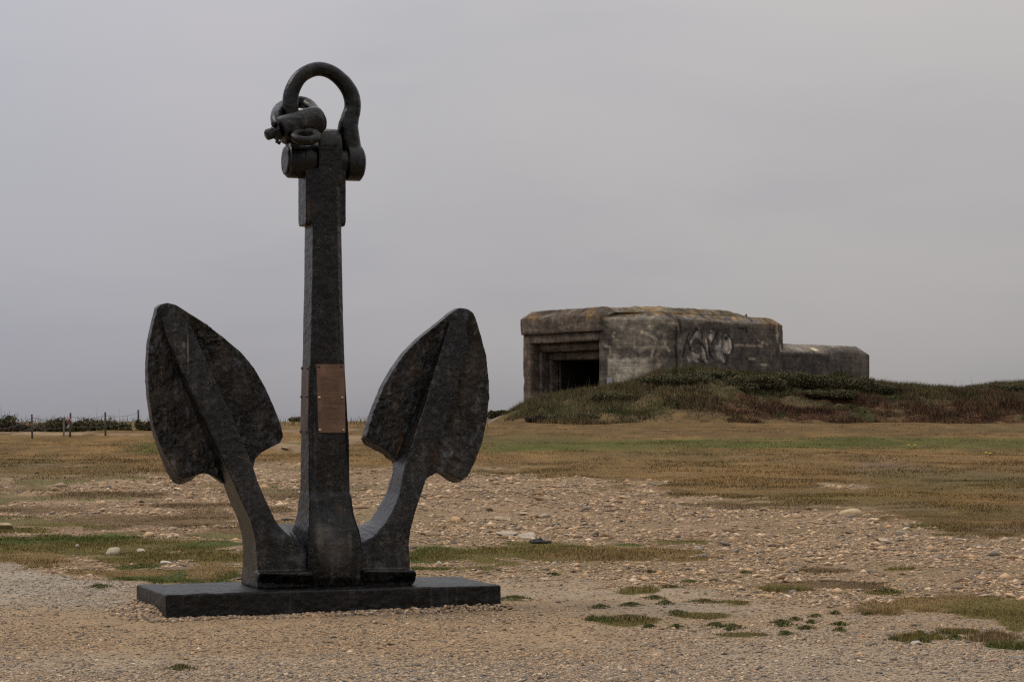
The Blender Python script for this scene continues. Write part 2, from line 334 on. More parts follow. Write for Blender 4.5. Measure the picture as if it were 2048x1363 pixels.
def zones(X, Y):
    """returns turf amount 0..1, fine gravel amount 0..1, surface colour"""
    Z = H(X, Y); px, py = proj(X, np.maximum(Y, 5), Z)
    n1 = fbm(X*.5, Y*.32, None, 4, 61); n2 = fbm(X*2.4, Y*1.5, None, 3, 71); n3 = fbm(X*.16, Y*.11, None, 3, 81); n4 = fbm(X*7, Y*4.5, None, 3, 91)
    k = 45/np.maximum(Y, 10)
    turf = sm(-9, 9, np.interp(px, TB_X, TB_Y)-py+(n1-.5)*48*k+(n2-.5)*36*k+(n4-.5)*14*k)
    bw = 7+22*sm(850, 1100, px); fine = sm(-1, 1, (py-np.interp(px, PB_X, PB_Y)+(n1-.5)*26+(n2-.5)*(10+bw))/bw)
    fine = np.where(Y < 11, 1.0, fine)
    # colours
    sand = sm(.40, .62, n3*.35+n1*.4+.25*vn(X*.7, Y*2.2, None, 5)+.22*sm(70, 10, np.abs(py-1262-(px-700)*.012))*sm(1350, 900, px)-.14*sm(330, 200, px)*sm(1245, 1215, py)-.08*sm(1300, 1350, py))
    grav = lerp(lerp((.34, .265, .188), (.335, .283, .22), sm(340, 200, px)*sm(1250, 1215, py)), (.335, .236, .145), sand)
    field = lerp((.285, .20, .125), (.23, .156, .098), sm(.35, .65, n1))
    field = lerp(field, (.20, .138, .082), sm(.55, .8, n2)*.6)
    c = lerp(field, grav, fine)
    c = c*(.8+.4*n4)[..., None]
    # thin growth scattered over the stony field
    gq = fbm(X*.42, Y*.55, None, 4, 141); ga = sm(.525, .60, gq+(n2-.5)*.22)*(1-fine)*(.85-.62*sm(560, 860, px))
    gc = lerp((.17, .118, .062), (.125, .112, .045), sm(.4, .6, fbm(X*.3, Y*.5, None, 2, 151)))
    c = c*(1-ga[..., None])+gc*(.75+.5*n2)[..., None]*ga[..., None]
    pk = ga*.8
    for cx, cy, rx, ry, kd in PATCH:
        wx = (n1-.5)*rx*1.1; wy = (n2-.5)*ry*1.3; d = np.sqrt(((px-cx+wx)/rx)**2+((py-cy+wy)/ry)**2)
        a = sm(1.2, .8, d+(n2-.5)*1.0+(n4-.5)*.7)
        kc = KIND[kd][None]*(.75+.5*n2)[..., None] if np.ndim(X) == 1 else KIND[kd]*(.75+.5*n2)[..., None]
        c = c*(1-a[..., None])+kc*a[..., None]; pk = np.maximum(pk, a)
    # turf field colours: green strip, straw, and grey worn patches
    t = lerp((.185, .118, .053), (.14, .094, .041), sm(.35, .65, n2))
    t = lerp(t, (.22, .135, .056), sm(.5, .7, n1)*.6)
    g = sm(16, 6, np.abs(py-(889+(n3-.5)*22)))*sm(900, 1020, px)*sm(.26, .56, n1*.6+n2*.4+.1)
    g2 = sm(18, 6, np.abs(py-895))*sm(200, 300, px)*sm(420, 340, px)*sm(.3, .6, n2)
    t = lerp(t, (.072, .09, .02), np.clip(g+g2*.8, 0, 1)*.88)
    worn = sm(.56, .74, fbm(X*.33, Y*.16, None, 4, 101))
    t = lerp(t, (.185, .138, .10), worn*.7*sm(905, 930, py))
    ol = sm(.5, .75, fbm(X*.2, Y*.1, None, 3, 111))
    t = lerp(t, (.115, .092, .036), ol*.7)
    t = t*(.70+.6*fbm(X*1.3, Y*.5, None, 4, 171))[..., None]*np.array([1.0, .97, .92])
    t = t*(1-.2*sm(880, 862, py)*sm(600, 900, px))[..., None]
    # mound: heather, olive grass, bracken
    yc = 122+np.clip((X-9)*.85, 0, 9)
    mo = sm(111.2, 114.2, Y+(n1-.5)*6+(n2-.5)*3)*sm(985, 1050, px)
    h1 = fbm(X*.45, Y*.8, None, 4, 121); h2 = fbm(X*1.1, Y*1.6, None, 3, 131)
    heather = sm(1330, 1460, px+ (h1-.5)*260)*sm(776, 794, py+(h1-.5)*14)
    mc = lerp((.135, .10, .05), (.082, .078, .033), sm(.42, .64, h1))
    mc = lerp(mc, (.135, .10, .052), sm(.52, .7, h2)*.6)
    mc = lerp(mc, (.062, .066, .024), sm(1440, 1500, px+(h1-.5)*80)*sm(1800, 1740, px)*sm(800, 788, py+(h2-.5)*16)*.8)
    hc = lerp((.075, .040, .025), (.115, .062, .035), sm(.35, .6, h2)); hc = lerp(hc, (.07, .068, .028), sm(.52, .66, h1)*.9); hc = lerp(hc, (.14, .105, .055), sm(.58, .7, fbm(X*.5, Y*1.2, None, 3, 161))*.6)
    mc = lerp(mc, hc, heather)
    mc = mc*(.7+.6*n4)[..., None]
    t = lerp(t, mc, mo)
    trk = sm(1.0, .4, np.abs((py-838)-(px-985)*-.62)/6)*sm(965, 985, px)*sm(1055, 1040, px)
    t = lerp(t, (.24, .20, .16), trk*.7)
    bare = np.zeros(np.shape(X))
    for cx, cy, rx, ry in ((590, 893, 55, 11), (700, 880, 30, 8), (1690, 974, 55, 5), (1660, 968, 30, 4), (640, 860, 80, 6), (100, 866, 110, 4), (250, 868, 90, 3), (1300, 965, 60, 6)):
        d = np.sqrt(((px-cx)/rx)**2+((py-cy)/ry)**2); bare = np.maximum(bare, sm(1.2, .6, d+(n2-.5)*1.2))
    turf = turf*(1-bare*.9)
    c = c*(1-turf[..., None])+t*turf[..., None]
    return np.maximum(turf, pk), fine, c, mo, px, py

def build_ground():
    r = np.concatenate([np.linspace(-50, 10, 20)[:-1], 1/np.linspace(1/10., 1/60., 420)[:-1], np.linspace(60, 110, 130)[:-1], np.linspace(110, 134, 210)[:-1], np.geomspace(134, 3200, 46)])
    t = np.concatenate([np.linspace(-1.1, -.31, 40)[:-1], np.linspace(-.31, .31, 760), np.linspace(.31, 1.1, 40)[1:]])
    Yg, T = np.meshgrid(r, t, indexing='ij'); Xg = T*np.maximum(Yg, 14)
    X = Xg.ravel(); Y = Yg.ravel(); Z = H(X, Y)
    _, _, c, _, _, _ = zones(X, Y)
    nr, nc = Yg.shape; idx = np.arange(nr*nc).reshape(nr, nc)
    Q = np.stack([idx[:-1, :-1], idx[:-1, 1:], idx[1:, 1:], idx[1:, :-1]], -1).reshape(-1, 4)
    o = link('ground', np_mesh('ground', np.stack([X, Y, Z], 1), Q, c), M_soil)
    tag(o, 'stony ground with gravel, dry turf and a heather bank', None, None, 'structure')
    return o
build_ground()

# ------------------------------------------------------------------ scatter helpers
def ico(sub):
    bm = bmesh.new(); bmesh.ops.create_icosphere(bm, subdivisions=sub, radius=1)
    V = np.array([v.co[:] for v in bm.verts]); T = np.array([[v.index for v in f.verts] for f in bm.faces]); bm.free(); return V, T
OV = np.array([[1, 0, 0], [-1, 0, 0], [0, 1, 0], [0, -1, 0], [0, 0, 1], [0, 0, -1.]]); OT = np.array([[0, 2, 4], [2, 1, 4], [1, 3, 4], [3, 0, 4], [2, 0, 5], [1, 2, 5], [3, 1, 5], [0, 3, 5]])
ICO = {0: (OV, OT), 1: ico(1), 2: ico(2), 3: ico(3)}
WARM = np.array([1.02, .85, .675])
PAL = np.array([[.44, .36, .27], [.36, .31, .25], [.30, .27, .245], [.20, .195, .195], [.16, .165, .175], [.54, .48, .40], [.42, .33, .225], [.33, .235, .16], [.25, .22, .19]])*WARM
def stones_mesh(name, P, R, colr, flat=(.35, .75), sink=.25, sub=1):
    v, t = ICO[sub]; n = len(P)
    sc = np.stack([rng.uniform(.8, 1.5, n), rng.uniform(.6, 1.1, n), rng.uniform(*flat, n)], 1)*R[:, None]
    a = rng.uniform(0, 2*np.pi, n); ca, sa = np.cos(a), np.sin(a)
    jit = 1+rng.uniform(-.28, .28, (n, len(v)))
    q = v[None]*jit[..., None]*sc[:, None]
    tx = rng.uniform(-.35, .35, n)[:, None]; q2 = q[..., 2]+q[..., 0]*tx
    x = q[..., 0]*ca[:, None]-q[..., 1]*sa[:, None]; y = q[..., 0]*sa[:, None]+q[..., 1]*ca[:, None]
    V = np.stack([x+P[:, 0:1], y+P[:, 1:2], q2+P[:, 2:3]+(sc[:, 2:3]*(1-2*sink))*.6], -1).reshape(-1, 3)
    T = (t[None]+(np.arange(n)*len(v))[:, None, None]).reshape(-1, 3)
    return np_mesh(name, V, T, np.repeat(colr, len(v), 0))
def blades_mesh(name, P, h, w, lean, colr):
    n = len(P); a = rng.uniform(0, 2*np.pi, n); b = rng.uniform(0, 2*np.pi, n)
    dx, dy = np.cos(a)*w, np.sin(a)*w; l = lean*h*rng.uniform(.2, 1, n)
    V = np.empty((n, 3, 3)); V[:, 0] = P-np.stack([dx, dy, h*.08], 1); V[:, 1] = P+np.stack([dx, dy, -h*.08], 1)
    V[:, 2] = P+np.stack([np.cos(b)*l, np.sin(b)*l, h], 1)
    return np_mesh(name, V.reshape(-1, 3), np.arange(n*3).reshape(-1, 3), np.repeat(colr, 3, 0))
def sample(n, y0, y1, tmax=.31):
    Y = 1/rng.uniform(1/y1, 1/y0, n); X = rng.uniform(-tmax, tmax, n)*Y; return X, Y
# plinth frame (also used to keep scatter out of the plinth)
ANG = math.radians(21); U = np.array([math.cos(ANG), math.sin(ANG)]); Vv = np.array([-math.sin(ANG), math.cos(ANG)])
O = np.array([-2.736, 17.87]); PL, PD, PH = 2.81, 1.12, .179
def in_plinth(X, Y, m=.0):
    a = (X-O[0])*U[0]+(Y-O[1])*U[1]; b = (X-O[0])*Vv[0]+(Y-O[1])*Vv[1]
    return (a > -m) & (a < PL+m) & (b > -m) & (b < PD+m)

# fine gravel in front
X, Y = sample(275000, 11.5, 27); tf, fi, c, mo, px, py = zones(X, Y)
k = (fi > rng.uniform(.1, .7, len(X))) & (tf < .4) & ~in_plinth(X, Y)
dens = sm(.28, .62, fbm(X*.9, Y*.6, None, 3, 201)*.6+.4*vn(X*.3, Y*.5, None, 77)); k &= rng.uniform(0, 1, len(X)) < .22+.78*dens
X, Y = X[k], Y[k]; R = np.clip(np.exp(rng.normal(np.log(.0078), .45, len(X))), .0035, .035)
pi = rng.choice(len(PAL), len(X), p=[.2, .2, .16, .11, .08, .08, .06, .05, .06])
gy = sm(340, 200, px[k])*sm(1250, 1215, py[k])+.6*sm(1290, 1340, py[k])+.25*sm(1200, 1700, px[k])
cl = PAL[pi]*rng.uniform(.6, 1.3, (len(X), 1)); cl = cl*lerp((1.0, 1.0, 1.0), (1.0, 1.09, 1.22), np.clip(gy, 0, 1))
tag(link('gravel', stones_mesh('gravel', np.stack([X, Y, H(X, Y)], 1), R, cl, (.25, .6), .3, 0), M_stone, None, False), 'loose grey and beige gravel in front of the plinth', None, None, 'stuff')
# gravel heaped along the plinth sides
n = 2600; a = rng.uniform(-.15, PL+.1, n); b = -np.abs(rng.normal(0, .07, n))-.01
sidem = rng.uniform(0, 1, n) < .35
aa = np.where(sidem, -np.abs(rng.normal(0, .10, n))-.01, a); bb = np.where(sidem, rng.uniform(-.02, PD, n), b)
hh = np.where(sidem, .075*np.exp(-(aa/.12)**2)*sm(0.0, .35, bb), (.012+.03*sm(.6, 2.4, aa))*np.exp(-(bb/.10)**2))*rng.uniform(.2, 1, n)
X = O[0]+aa*U[0]+bb*Vv[0]; Y = O[1]+aa*U[1]+bb*Vv[1]
cl = PAL[rng.choice(len(PAL), n, p=[.22, .24, .2, .08, .05, .1, .04, .03, .04])]*rng.uniform(.8, 1.15, (n, 1))
tag(link('gravel_heap', stones_mesh('gravel_heap', np.stack([X, Y, H(X, Y)+hh], 1), rng.uniform(.007, .022, n), cl), M_stone, None, False), 'pale gravel heaped against the edge of the black plinth', None, None, 'stuff')
# stony field
X, Y = sample(320000, 19, 62); tf, fi, c, mo, px, py = zones(X, Y)
dens = sm(.25, .6, fbm(X*.5, Y*.35, None, 3, 211))
k = (tf < rng.uniform(.05, .55, len(X))) & (fi < rng.uniform(.2, 1.0, len(X))) & (rng.uniform(0, 1, len(X)) < .3+.7*dens) & ~in_plinth(X, Y, .05)
X, Y = X[k], Y[k]; R = np.clip(np.exp(rng.normal(np.log(.0128), .66, len(X))), .005, .12)*np.clip(Y/32, .75, 1.5)
cl = PAL[rng.choice(len(PAL), len(X), p=[.27, .17, .09, .07, .03, .19, .1, .05, .03])]*rng.uniform(.55, 1.35, (len(X), 1))
tag(link('field_stones', stones_mesh('field_stones', np.stack([X, Y, H(X, Y)], 1), R, cl, (.18, .5), .25, 0), M_stone, None, False), 'beige and grey stones covering the bare ground behind the anchor', None, None, 'stuff')

# short turf
X, Y = sample(1080000, 15, 113); tf, fi, c, mo, px, py = zones(X, Y)
k = (tf > rng.uniform(.35, .95, len(X))) & ~in_plinth(X, Y, .03) & (mo < .7)
X, Y, c = X[k], Y[k], c[k]
h = rng.uniform(.010, .038, len(X))*np.clip(Y/45, .8, 1.3)*(1-.55*sm(50, 80, Y))*(.4+1.3*sm(.35, .7, fbm(X*.8, Y*.8, None, 2, 221))); w = np.clip(.00017*Y, .003, .018)*rng.uniform(.6, 1.3, len(X))
cl = c*rng.uniform(.85, 1.18, (len(X), 1))*np.array([1.30, 1.25, 1.12])
tag(link('turf', blades_mesh('turf', np.stack([X, Y, H(X, Y)], 1), h, w, .9, cl), M_grass, None, False), 'short dry turf with green strips across the field', None, None, 'stuff')
# heather and rough grass on the bank
n = 470000; Y = rng.uniform(109.5, 136, n); X = rng.uniform(-.03, .36, n)*Y
tf, fi, c, mo, px, py = zones(X, Y)
k = mo > rng.uniform(.2, .9, n)
def in_bunker(X, Y):
    a = (Y > 124.4) & (X > 5.0) & (X < 8.4); b = (X >= 8.2) & (X < 23) & (Y > 125.0+(X-8.28)*1.06-.5)
    return a | b
k &= ~in_bunker(X, Y)
X, Y, c = X[k], Y[k], c[k]; hn = fbm(X*.6, Y*.6, None, 3, 231)
h = rng.uniform(.06, .26, len(X))*(.2+1.6*sm(.3, .7, hn))*(.25+.75*mo[k]); w = rng.uniform(.012, .032, len(X))
cl = c*rng.uniform(.6, 1.5, (len(X), 1))
tag(link('heather', blades_mesh('heather', np.stack([X, Y, H(X, Y)], 1), h, w, .8, cl), M_grass, None, False), 'red brown heather and rough grass covering the bank below the bunker', None, None, 'stuff')
# tall dry grass stems along the bank's crest and at its left foot
n = 9000; px = np.concatenate([rng.uniform(1040, 1330, 4200), rng.uniform(1330, 1480, 900), rng.uniform(1740, 2060, 2600), rng.uniform(-40, 980, 1300)])
Y = np.concatenate([rng.uniform(115, 122.5, 4200), rng.uniform(117, 123, 900), rng.uniform(122, 132, 2600), rng.uniform(98, 128, 1300)]); X = (px-CX)/F*Y
k = ~in_bunker(X, Y); X, Y = X[k], Y[k]; n = len(X)
h = rng.uniform(.15, .55, n)*(1+1.2*(rng.uniform(0, 1, n) > .985)); w = rng.uniform(.008, .02, n)
cl = np.array([.145, .112, .058])*rng.uniform(.5, 1.4, (n, 1))+np.array([0, .01, 0])*rng.uniform(0, 2, (n, 1))
tag(link('dry_grass', blades_mesh('dry_grass', np.stack([X, Y, H(X, Y)], 1), h, w, .5, cl), M_grass, None, False), 'tall dry grass stems along the bank and the far edge of the field', None, None, 'stuff')

# ------------------------------------------------------------------ plinth
def w2(u, v, z=0): return (O[0]+u*U[0]+v*Vv[0], O[1]+u*U[1]+v*Vv[1], z)
pc = w2(PL/2, PD/2)
pl = empty('placeholder', (0, 0, 0)); bpy.data.objects.remove(pl)
bm = bmesh.new(); box(bm, (0, 0, PH/2-.05), (PL+.03, PD+.03, PH+.10))
plinth = cast('plinth', bm, .013, M_slab, None, .007, 7, 1, .007, 5)
plinth.location = pc; plinth.rotation_euler = (0, 0, ANG)
tag(plinth, 'low black painted concrete slab under the big anchor', 'plinth')

# ------------------------------------------------------------------ anchor
uc, vc = PL/2, .5
anchor = empty('anchor', w2(uc, vc, PH), ANG)
tag(anchor, 'huge black iron ship anchor standing upright on a concrete slab', 'anchor')
def q(px, py, v):
    dx, dz = (px-CX)/F, (HY-py)/F
    t = (v+O@Vv)/(dx*Vv[0]+Vv[1]); x, y, z = t*dx, t, CZ+t*dz
    return np.array([x*U[0]+y*U[1]-O@U-uc, v-vc, z-PH])

RUST = (.115, .042, .014); CHALK = (.15, .15, .15)
def sp(px, py, v, rad, colr, st): return (tuple(q(px, py, v)), rad, colr, st)
M_fluke = iron_mat('pitted_black_iron', 1.7, .28, 1.0, 2.6, 1.3, .52, [sp(806, 895, .62, (.055, .3, .20), RUST, .9), sp(876, 905, .62, (.04, .3, .22), RUST, .6), sp(800, 850, .55, (.2, .3, .3), (.05, .036, .028), .5),
    sp(318, 672, .5, (.05, .3, .10), (.10, .105, .12), .6), sp(888, 672, .5, (.04, .3, .12), CHALK, .5), sp(488, 775, .53, (.13, .3, .25), (.075, .062, .05), .5), sp(450, 720, .53, (.12, .3, .22), (.055, .044, .035), .6), sp(520, 840, .6, (.10, .3, .16), (.05, .042, .036), .6), sp(340, 800, .6, (.08, .3, .22), (.042, .036, .034), .6), sp(330, 700, .55, (.05, .3, .2), (.05, .055, .066), .5), sp(955, 720, .53, (.06, .3, .22), (.06, .055, .05), .55), sp(830, 730, .55, (.10, .3, .2), (.058, .042, .032), .6), sp(965, 820, .6, (.05, .3, .25), (.045, .04, .037), .5)])
M_arm = iron_mat('worn_black_iron', .95, .26, .9, 1.5, .9, .27, [sp(376, 700, .47, (.012, .3, .26), CHALK, .7), sp(368, 690, .47, (.03, .3, .05), CHALK, .5), sp(590, 1115, .3, (.12, .3, .05), CHALK, .25)])
M_shank = iron_mat('black_iron_shank', .5, .24, .8, 1.1, .6, .28, [sp(640, 1075, .26, (.06, .3, .2), (.15, .13, .10), .55), sp(672, 1100, .26, (.2, .3, .24), (.062, .054, .048), .9), sp(655, 1065, .26, (.09, .3, .10), (.09, .085, .078), .6), sp(700, 1085, .26, (.03, .3, .16), (.10, .088, .07), .55), sp(622, 900, .4, (.02, .3, .5), (.03, .03, .032), .6), sp(620, 420, .4, (.03, .3, .2), (.06, .035, .02), .6), sp(680, 1020, .33, (.05, .3, .08), (.06, .03, .016), .6)])
def plate_v(y): return float(np.interp(y, [605, 632, 690, 760, 860], [.495, .50, .585, .64, .695]))
def side(left, right, plate, lip, seed):
    """left / right: (px, py, v_front, v_back, [lift of the back edge]) edges from tip to foot"""
    bm = bmesh.new()
    def res(E):
        E = np.array([tuple(e)+(0,)*(5-len(e)) for e in E], float); d = np.concatenate([[0], np.cumsum(np.hypot(np.diff(E[:, 0]), np.diff(E[:, 1])))]); t = np.linspace(0, d[-1], 46)
        return np.stack([np.interp(t, d, E[:, k]) for k in range(5)], 1)
    R = []
    for l, r in zip(res(left), res(right)):
        lf, rf = q(l[0], l[1], l[2]), q(r[0], r[1], r[2]); lb, rb = lf.copy(), rf.copy()
        lb[1] = l[3]-vc; rb[1] = r[3]-vc; lb[2] += l[4]; rb[2] += r[4]
        for p_, e_ in ((lb, l), (rb, r)):
            if e_[1] < 945: p_[1] = max(p_[1], plate_v(e_[1])+.04-vc)
        R.append([lf, rf, rb, lb])
    rings(bm, R); bmesh.ops.triangulate(bm, faces=bm.faces[:])
    A = [q(x, y, .19 if y < 1158 else .285) for x, y in lip]; Bk = [np.array([a[0], .36-vc, a[2]+.005]) for a in A]
    loft(bm, A, Bk)
    cast('arm', bm, .0095, M_arm, anchor, .002, 8, 1, .0035, seed)
    bm = bmesh.new()
    A = [q(x, y, plate_v(y)) for x, y, *_ in plate]
    B = [a+np.array([e[0]if e else 0, .13, e[1] if e else 0]) for a, (_, _, *ee) in zip(A, plate) for e in [ee[0] if ee else None]]
    loft(bm, A, B); ly = bm.verts.layers.float.new('side')
    bm.verts.ensure_lookup_table(); n = len(plate)
    for k, v in enumerate(bm.verts): v[ly] = 0 if k < n else 1
    for _ in range(6):
        es = [e for e in bm.edges if e.calc_length() > .09]
        if not es: break
        bmesh.ops.subdivide_edges(bm, edges=es, cuts=1); bmesh.ops.triangulate(bm, faces=[f for f in bm.faces if len(f.verts) > 3])
    mx = sum(p[0] for p in plate)/n; ys = np.linspace(980, 600, 60); ws = [q(mx, y, plate_v(y))[2] for y in ys]; vs = [plate_v(y)-vc for y in ys]
    for v in bm.verts:
        if v.index < 2*n and v.index >= 0 and False: continue
        v.co.y = float(np.interp(v.co.z, ws, vs))+.13*v[ly]
    cast('fluke', bm, .0095, M_fluke, anchor, .0015, 8, 1, .012, seed+3)
leftL = [(322, 635, .50, .56), (331, 666, .485, .57), (362, 737, .46, .58), (392, 802, .435, .60), (426, 876, .41, .66), (457, 944, .385, .74), (476, 985, .37, .80), (485, 1005, .355, .81), (502, 1041, .335, .80), (512, 1081, .32, .78), (516, 1142, .30, .82), (515, 1177, .29, .86)]
rightL = [(352, 620, .50, .56), (383, 651, .49, .56), (411, 716, .465, .58), (436, 771, .45, .59), (473, 851, .42, .63), (506, 931, .395, .70), (515, 960, .375, .75), (531, 997, .355, .79), (553, 1044, .33, .8, .0), (581, 1076, .315, .8, .10), (622, 1100, .31, .8, .20), (622, 1143, .30, .82), (620, 1171, .29, .86)]
plateL = [(315, 614), (322, 608), (335, 605), (352, 609), (377, 625), (414, 648), (448, 675), (482, 703), (510, 737), (531, 774), (550, 817), (563, 851), (567, 872), (560, 886), (543, 892), (522, 903), (510, 917), (505, 936), (495, 960), (450, 968), (436, 957), (423, 948), (408, 946), (389, 950, (0, -.05)), (366, 956, (0, -.06)), (355, 949, (-.01, -.07)), (340, 928, (-.01, -.06)), (322, 894, (0, -.03)), (306, 848), (298.5, 796), (295.5, 740), (298.5, 685), (309, 638)]
lipL = [(519, 1146), (624, 1143), (628, 1152), (626, 1168), (618, 1173), (528, 1179), (518, 1176), (515, 1162)]
side(leftL, rightL, plateL, lipL, 11)
leftR = [(900, 640, .50, .56), (891, 675, .485, .57), (871, 740, .46, .58), (849, 814, .435, .60), (828, 876, .41, .63), (808, 940, .39, .68), (800, 987, .365, .75), (787, 1019, .35, .78), (769, 1048, .335, .79), (748, 1072, .32, .79, .07), (718, 1088, .31, .79, .15), (720, 1140, .30, .82), (722, 1172, .29, .86)]
rightR = [(932, 640, .5, .56), (937, 694, .475, .57), (917, 765, .455, .58), (896, 833, .435, .60), (877, 882, .415, .64), (862, 925, .40, .70), (853, 955, .38, .73), (845, 982, .36, .76), (835, 1011, .345, .78), (822, 1056, .33, .78), (818, 1085, .32, .78), (821, 1138, .30, .82), (820, 1173, .29, .86)]
plateR = [(919, 615), (935, 617), (946, 624), (951, 632), (963, 672), (973, 709), (979, 765), (979, 796), (974, 842), (966, 882), (951, 922), (937, 951), (927, 959, (.01, -.03)), (915, 955, (.0, -.05)), (902, 949, (0, -.05)), (883, 944), (868, 946), (856, 955), (840, 968), (803, 965), (799, 938), (794, 922), (782, 904, (-.02, -.03)), (763, 891, (-.02, -.04)), (742, 881, (-.02, -.04)), (734, 871, (-.015, -.03)), (741, 842), (754, 806), (770, 768), (788, 737), (812, 704), (840, 676), (874, 649), (905, 623)]
lipR = [(730, 1141), (829, 1139), (834, 1146), (832, 1160), (826, 1168), (816, 1173), (736, 1173), (728, 1166)]
side(leftR, rightR, plateR, lipR, 23)

# shank
SV_F, SV_B = .38, .74
ring_def = [(340, 609, 683, .38, .74, .055), (460, 609, 683, .38, .74, .055), (560, 608, 685, .38, .74, .055), (650, 606, 687, .38, .74, .055), (740, 604.5, 690, .38, .74, .055), (830, 602.5, 695, .38, .74, .055), (880, 601.5, 698, .38, .74, .055), (960, 600.5, 699.5, .38, .74, .05), (982, 600, 700, .377, .745, .045), (993, 598, 704, .36, .755, .04), (1021, 595, 707, .335, .77, .035), (1043, 590, 713, .30, .79, .03), (1058, 586, 719, .272, .81, .03), (1085, 582, 724, .252, .83, .03), (1119, 580, 726, .247, .84, .03), (1150, 580, 726, .255, .84, .03), (1174, 580, 725, .29, .84, .03)]
bm = bmesh.new(); R = []
def shank_uv(y):
    ys = [r[0] for r in ring_def]; g = [np.interp(y, ys, [r[i] for r in ring_def]) for i in range(1, 6)]
    return g
for y, xl, xr, vf, vb, c in ring_def:
    a = q(xl, y, vb-c); b = q(xr, y, vf+c); z = q((xl+xr)/2, y, (vf+vb)/2)[2]
    ul, ur = a[0], b[0]
    R.append([(ul+c, vf-vc, z), (ur-c, vf-vc, z), (ur, vf+c-vc, z), (ur, vb-c-vc, z), (ur-c, vb-vc, z), (ul+c, vb-vc, z), (ul, vb-c-vc, z), (ul, vf+c-vc, z)])
rings(bm, R)
# cheek plates near the head
for xl, v, sgn in ((597.5, .66, 1), (691.5, .45, -1)):
    u0 = q(xl, 400, v)[0]; zt = q(640, 340, .56)[2]; zb = q(640, 453, .56)[2]
    pr = [(.44, zb+.03), (.47, zb), (.65, zb), (.68, zb+.03), (.68, zt), (.44, zt)]
    loft(bm, [(u0, v2-vc, z) for v2, z in pr], [(u0+.09*sgn, v2-vc, z) for v2, z in pr])
# head: rounded eye across the shank's top
r = .178; zc = q(660, 256, .50)[2]-r; z0 = q(660, 372, .56)[2]
prof = [(-r, z0)]+[(r*math.cos(t), zc+r*math.sin(t)) for t in np.linspace(math.pi, 0, 15)]+[(r, z0)]
ul, ur = q(636, 300, .42)[0], q(683, 300, .42)[0]
loft(bm, [(ul, .56-vc+a, b) for a, b in prof], [(ur, .56-vc+a, b) for a, b in prof])
bmesh.ops.triangulate(bm, faces=bm.faces[:])
cast('shank', bm, .0095, M_shank, anchor, .0018, 9, 1, .003, 37)

# bow shackle with its two eyes, and the pin through the head
bowp = [(592, 318), (587, 275), (582, 240), (580.5, 215), (583, 185), (597, 158), (617, 143), (640, 138), (665, 146), (688, 166), (702, 190), (705, 215), (699, 240), (696, 262), (703, 318)]
P = spline([q(x, y, .56) for x, y in bowp], 6); m = len(P)
Rr = np.interp(np.arange(m), np.linspace(0, m-1, 15), [.075, .075, .072, .070, .066, .062, .060, .060, .062, .066, .070, .072, .080, .092, .10])
bm = bmesh.new(); tube(bm, P, Rr, 18)
zp = q(620, 323, .56)[2]
def cylu(bm, u0, u1, v, z, r, n=28, bev=.02):
    prs = [(u0, r-bev), (u0+bev*.6, r), (u1-bev*.6, r), (u1, r-bev)]
    rings(bm, [[(u, v-vc+rr*math.cos(2*math.pi*k/n), z+rr*math.sin(2*math.pi*k/n)) for k in range(n)] for u, rr in prs])
cylu(bm, q(573, 323, .56)[0], q(630, 323, .56)[0], .56, zp, .146)
cylu(bm, q(686, 323, .56)[0], q(725, 323, .56)[0]-.0, .56, zp, .150, 28, .04)
bmesh.ops.triangulate(bm, faces=bm.faces[:])
cast('bow_shackle', bm, .010, M_iron_smooth, anchor, .002, 10, 2, .002, 43)
bm = bmesh.new(); cylu(bm, q(569, 323, .56)[0], q(720, 323, .56)[0], .56, zp, .122, 28, .01)
bmesh.ops.triangulate(bm, faces=bm.faces[:])
cast('shackle_pin', bm, .010, M_iron, anchor, .004, 14, 1, .006, 47)
# cast maker's marks across the head: worn raised strokes
bm = bmesh.new(); random.seed(3)
for row, yy in enumerate((292, 299)):
    for i in range(9):
        x = 641+i*3.6+random.uniform(-.4, .4)
        c = q(x, yy+random.uniform(-.6, .6), .42)
        ang = math.acos(max(-1, min(1, (c[2]-zc)/(r+.002)))); 
        vv = .56-vc-(r+.001)*math.sin(ang); 
        box(bm, (c[0], vv, c[2]), (random.choice((.004, .010)), .010, random.choice((.020, .012))))
link('raised_mark', bm_mesh('raised_mark', bm), M_iron, anchor, False)

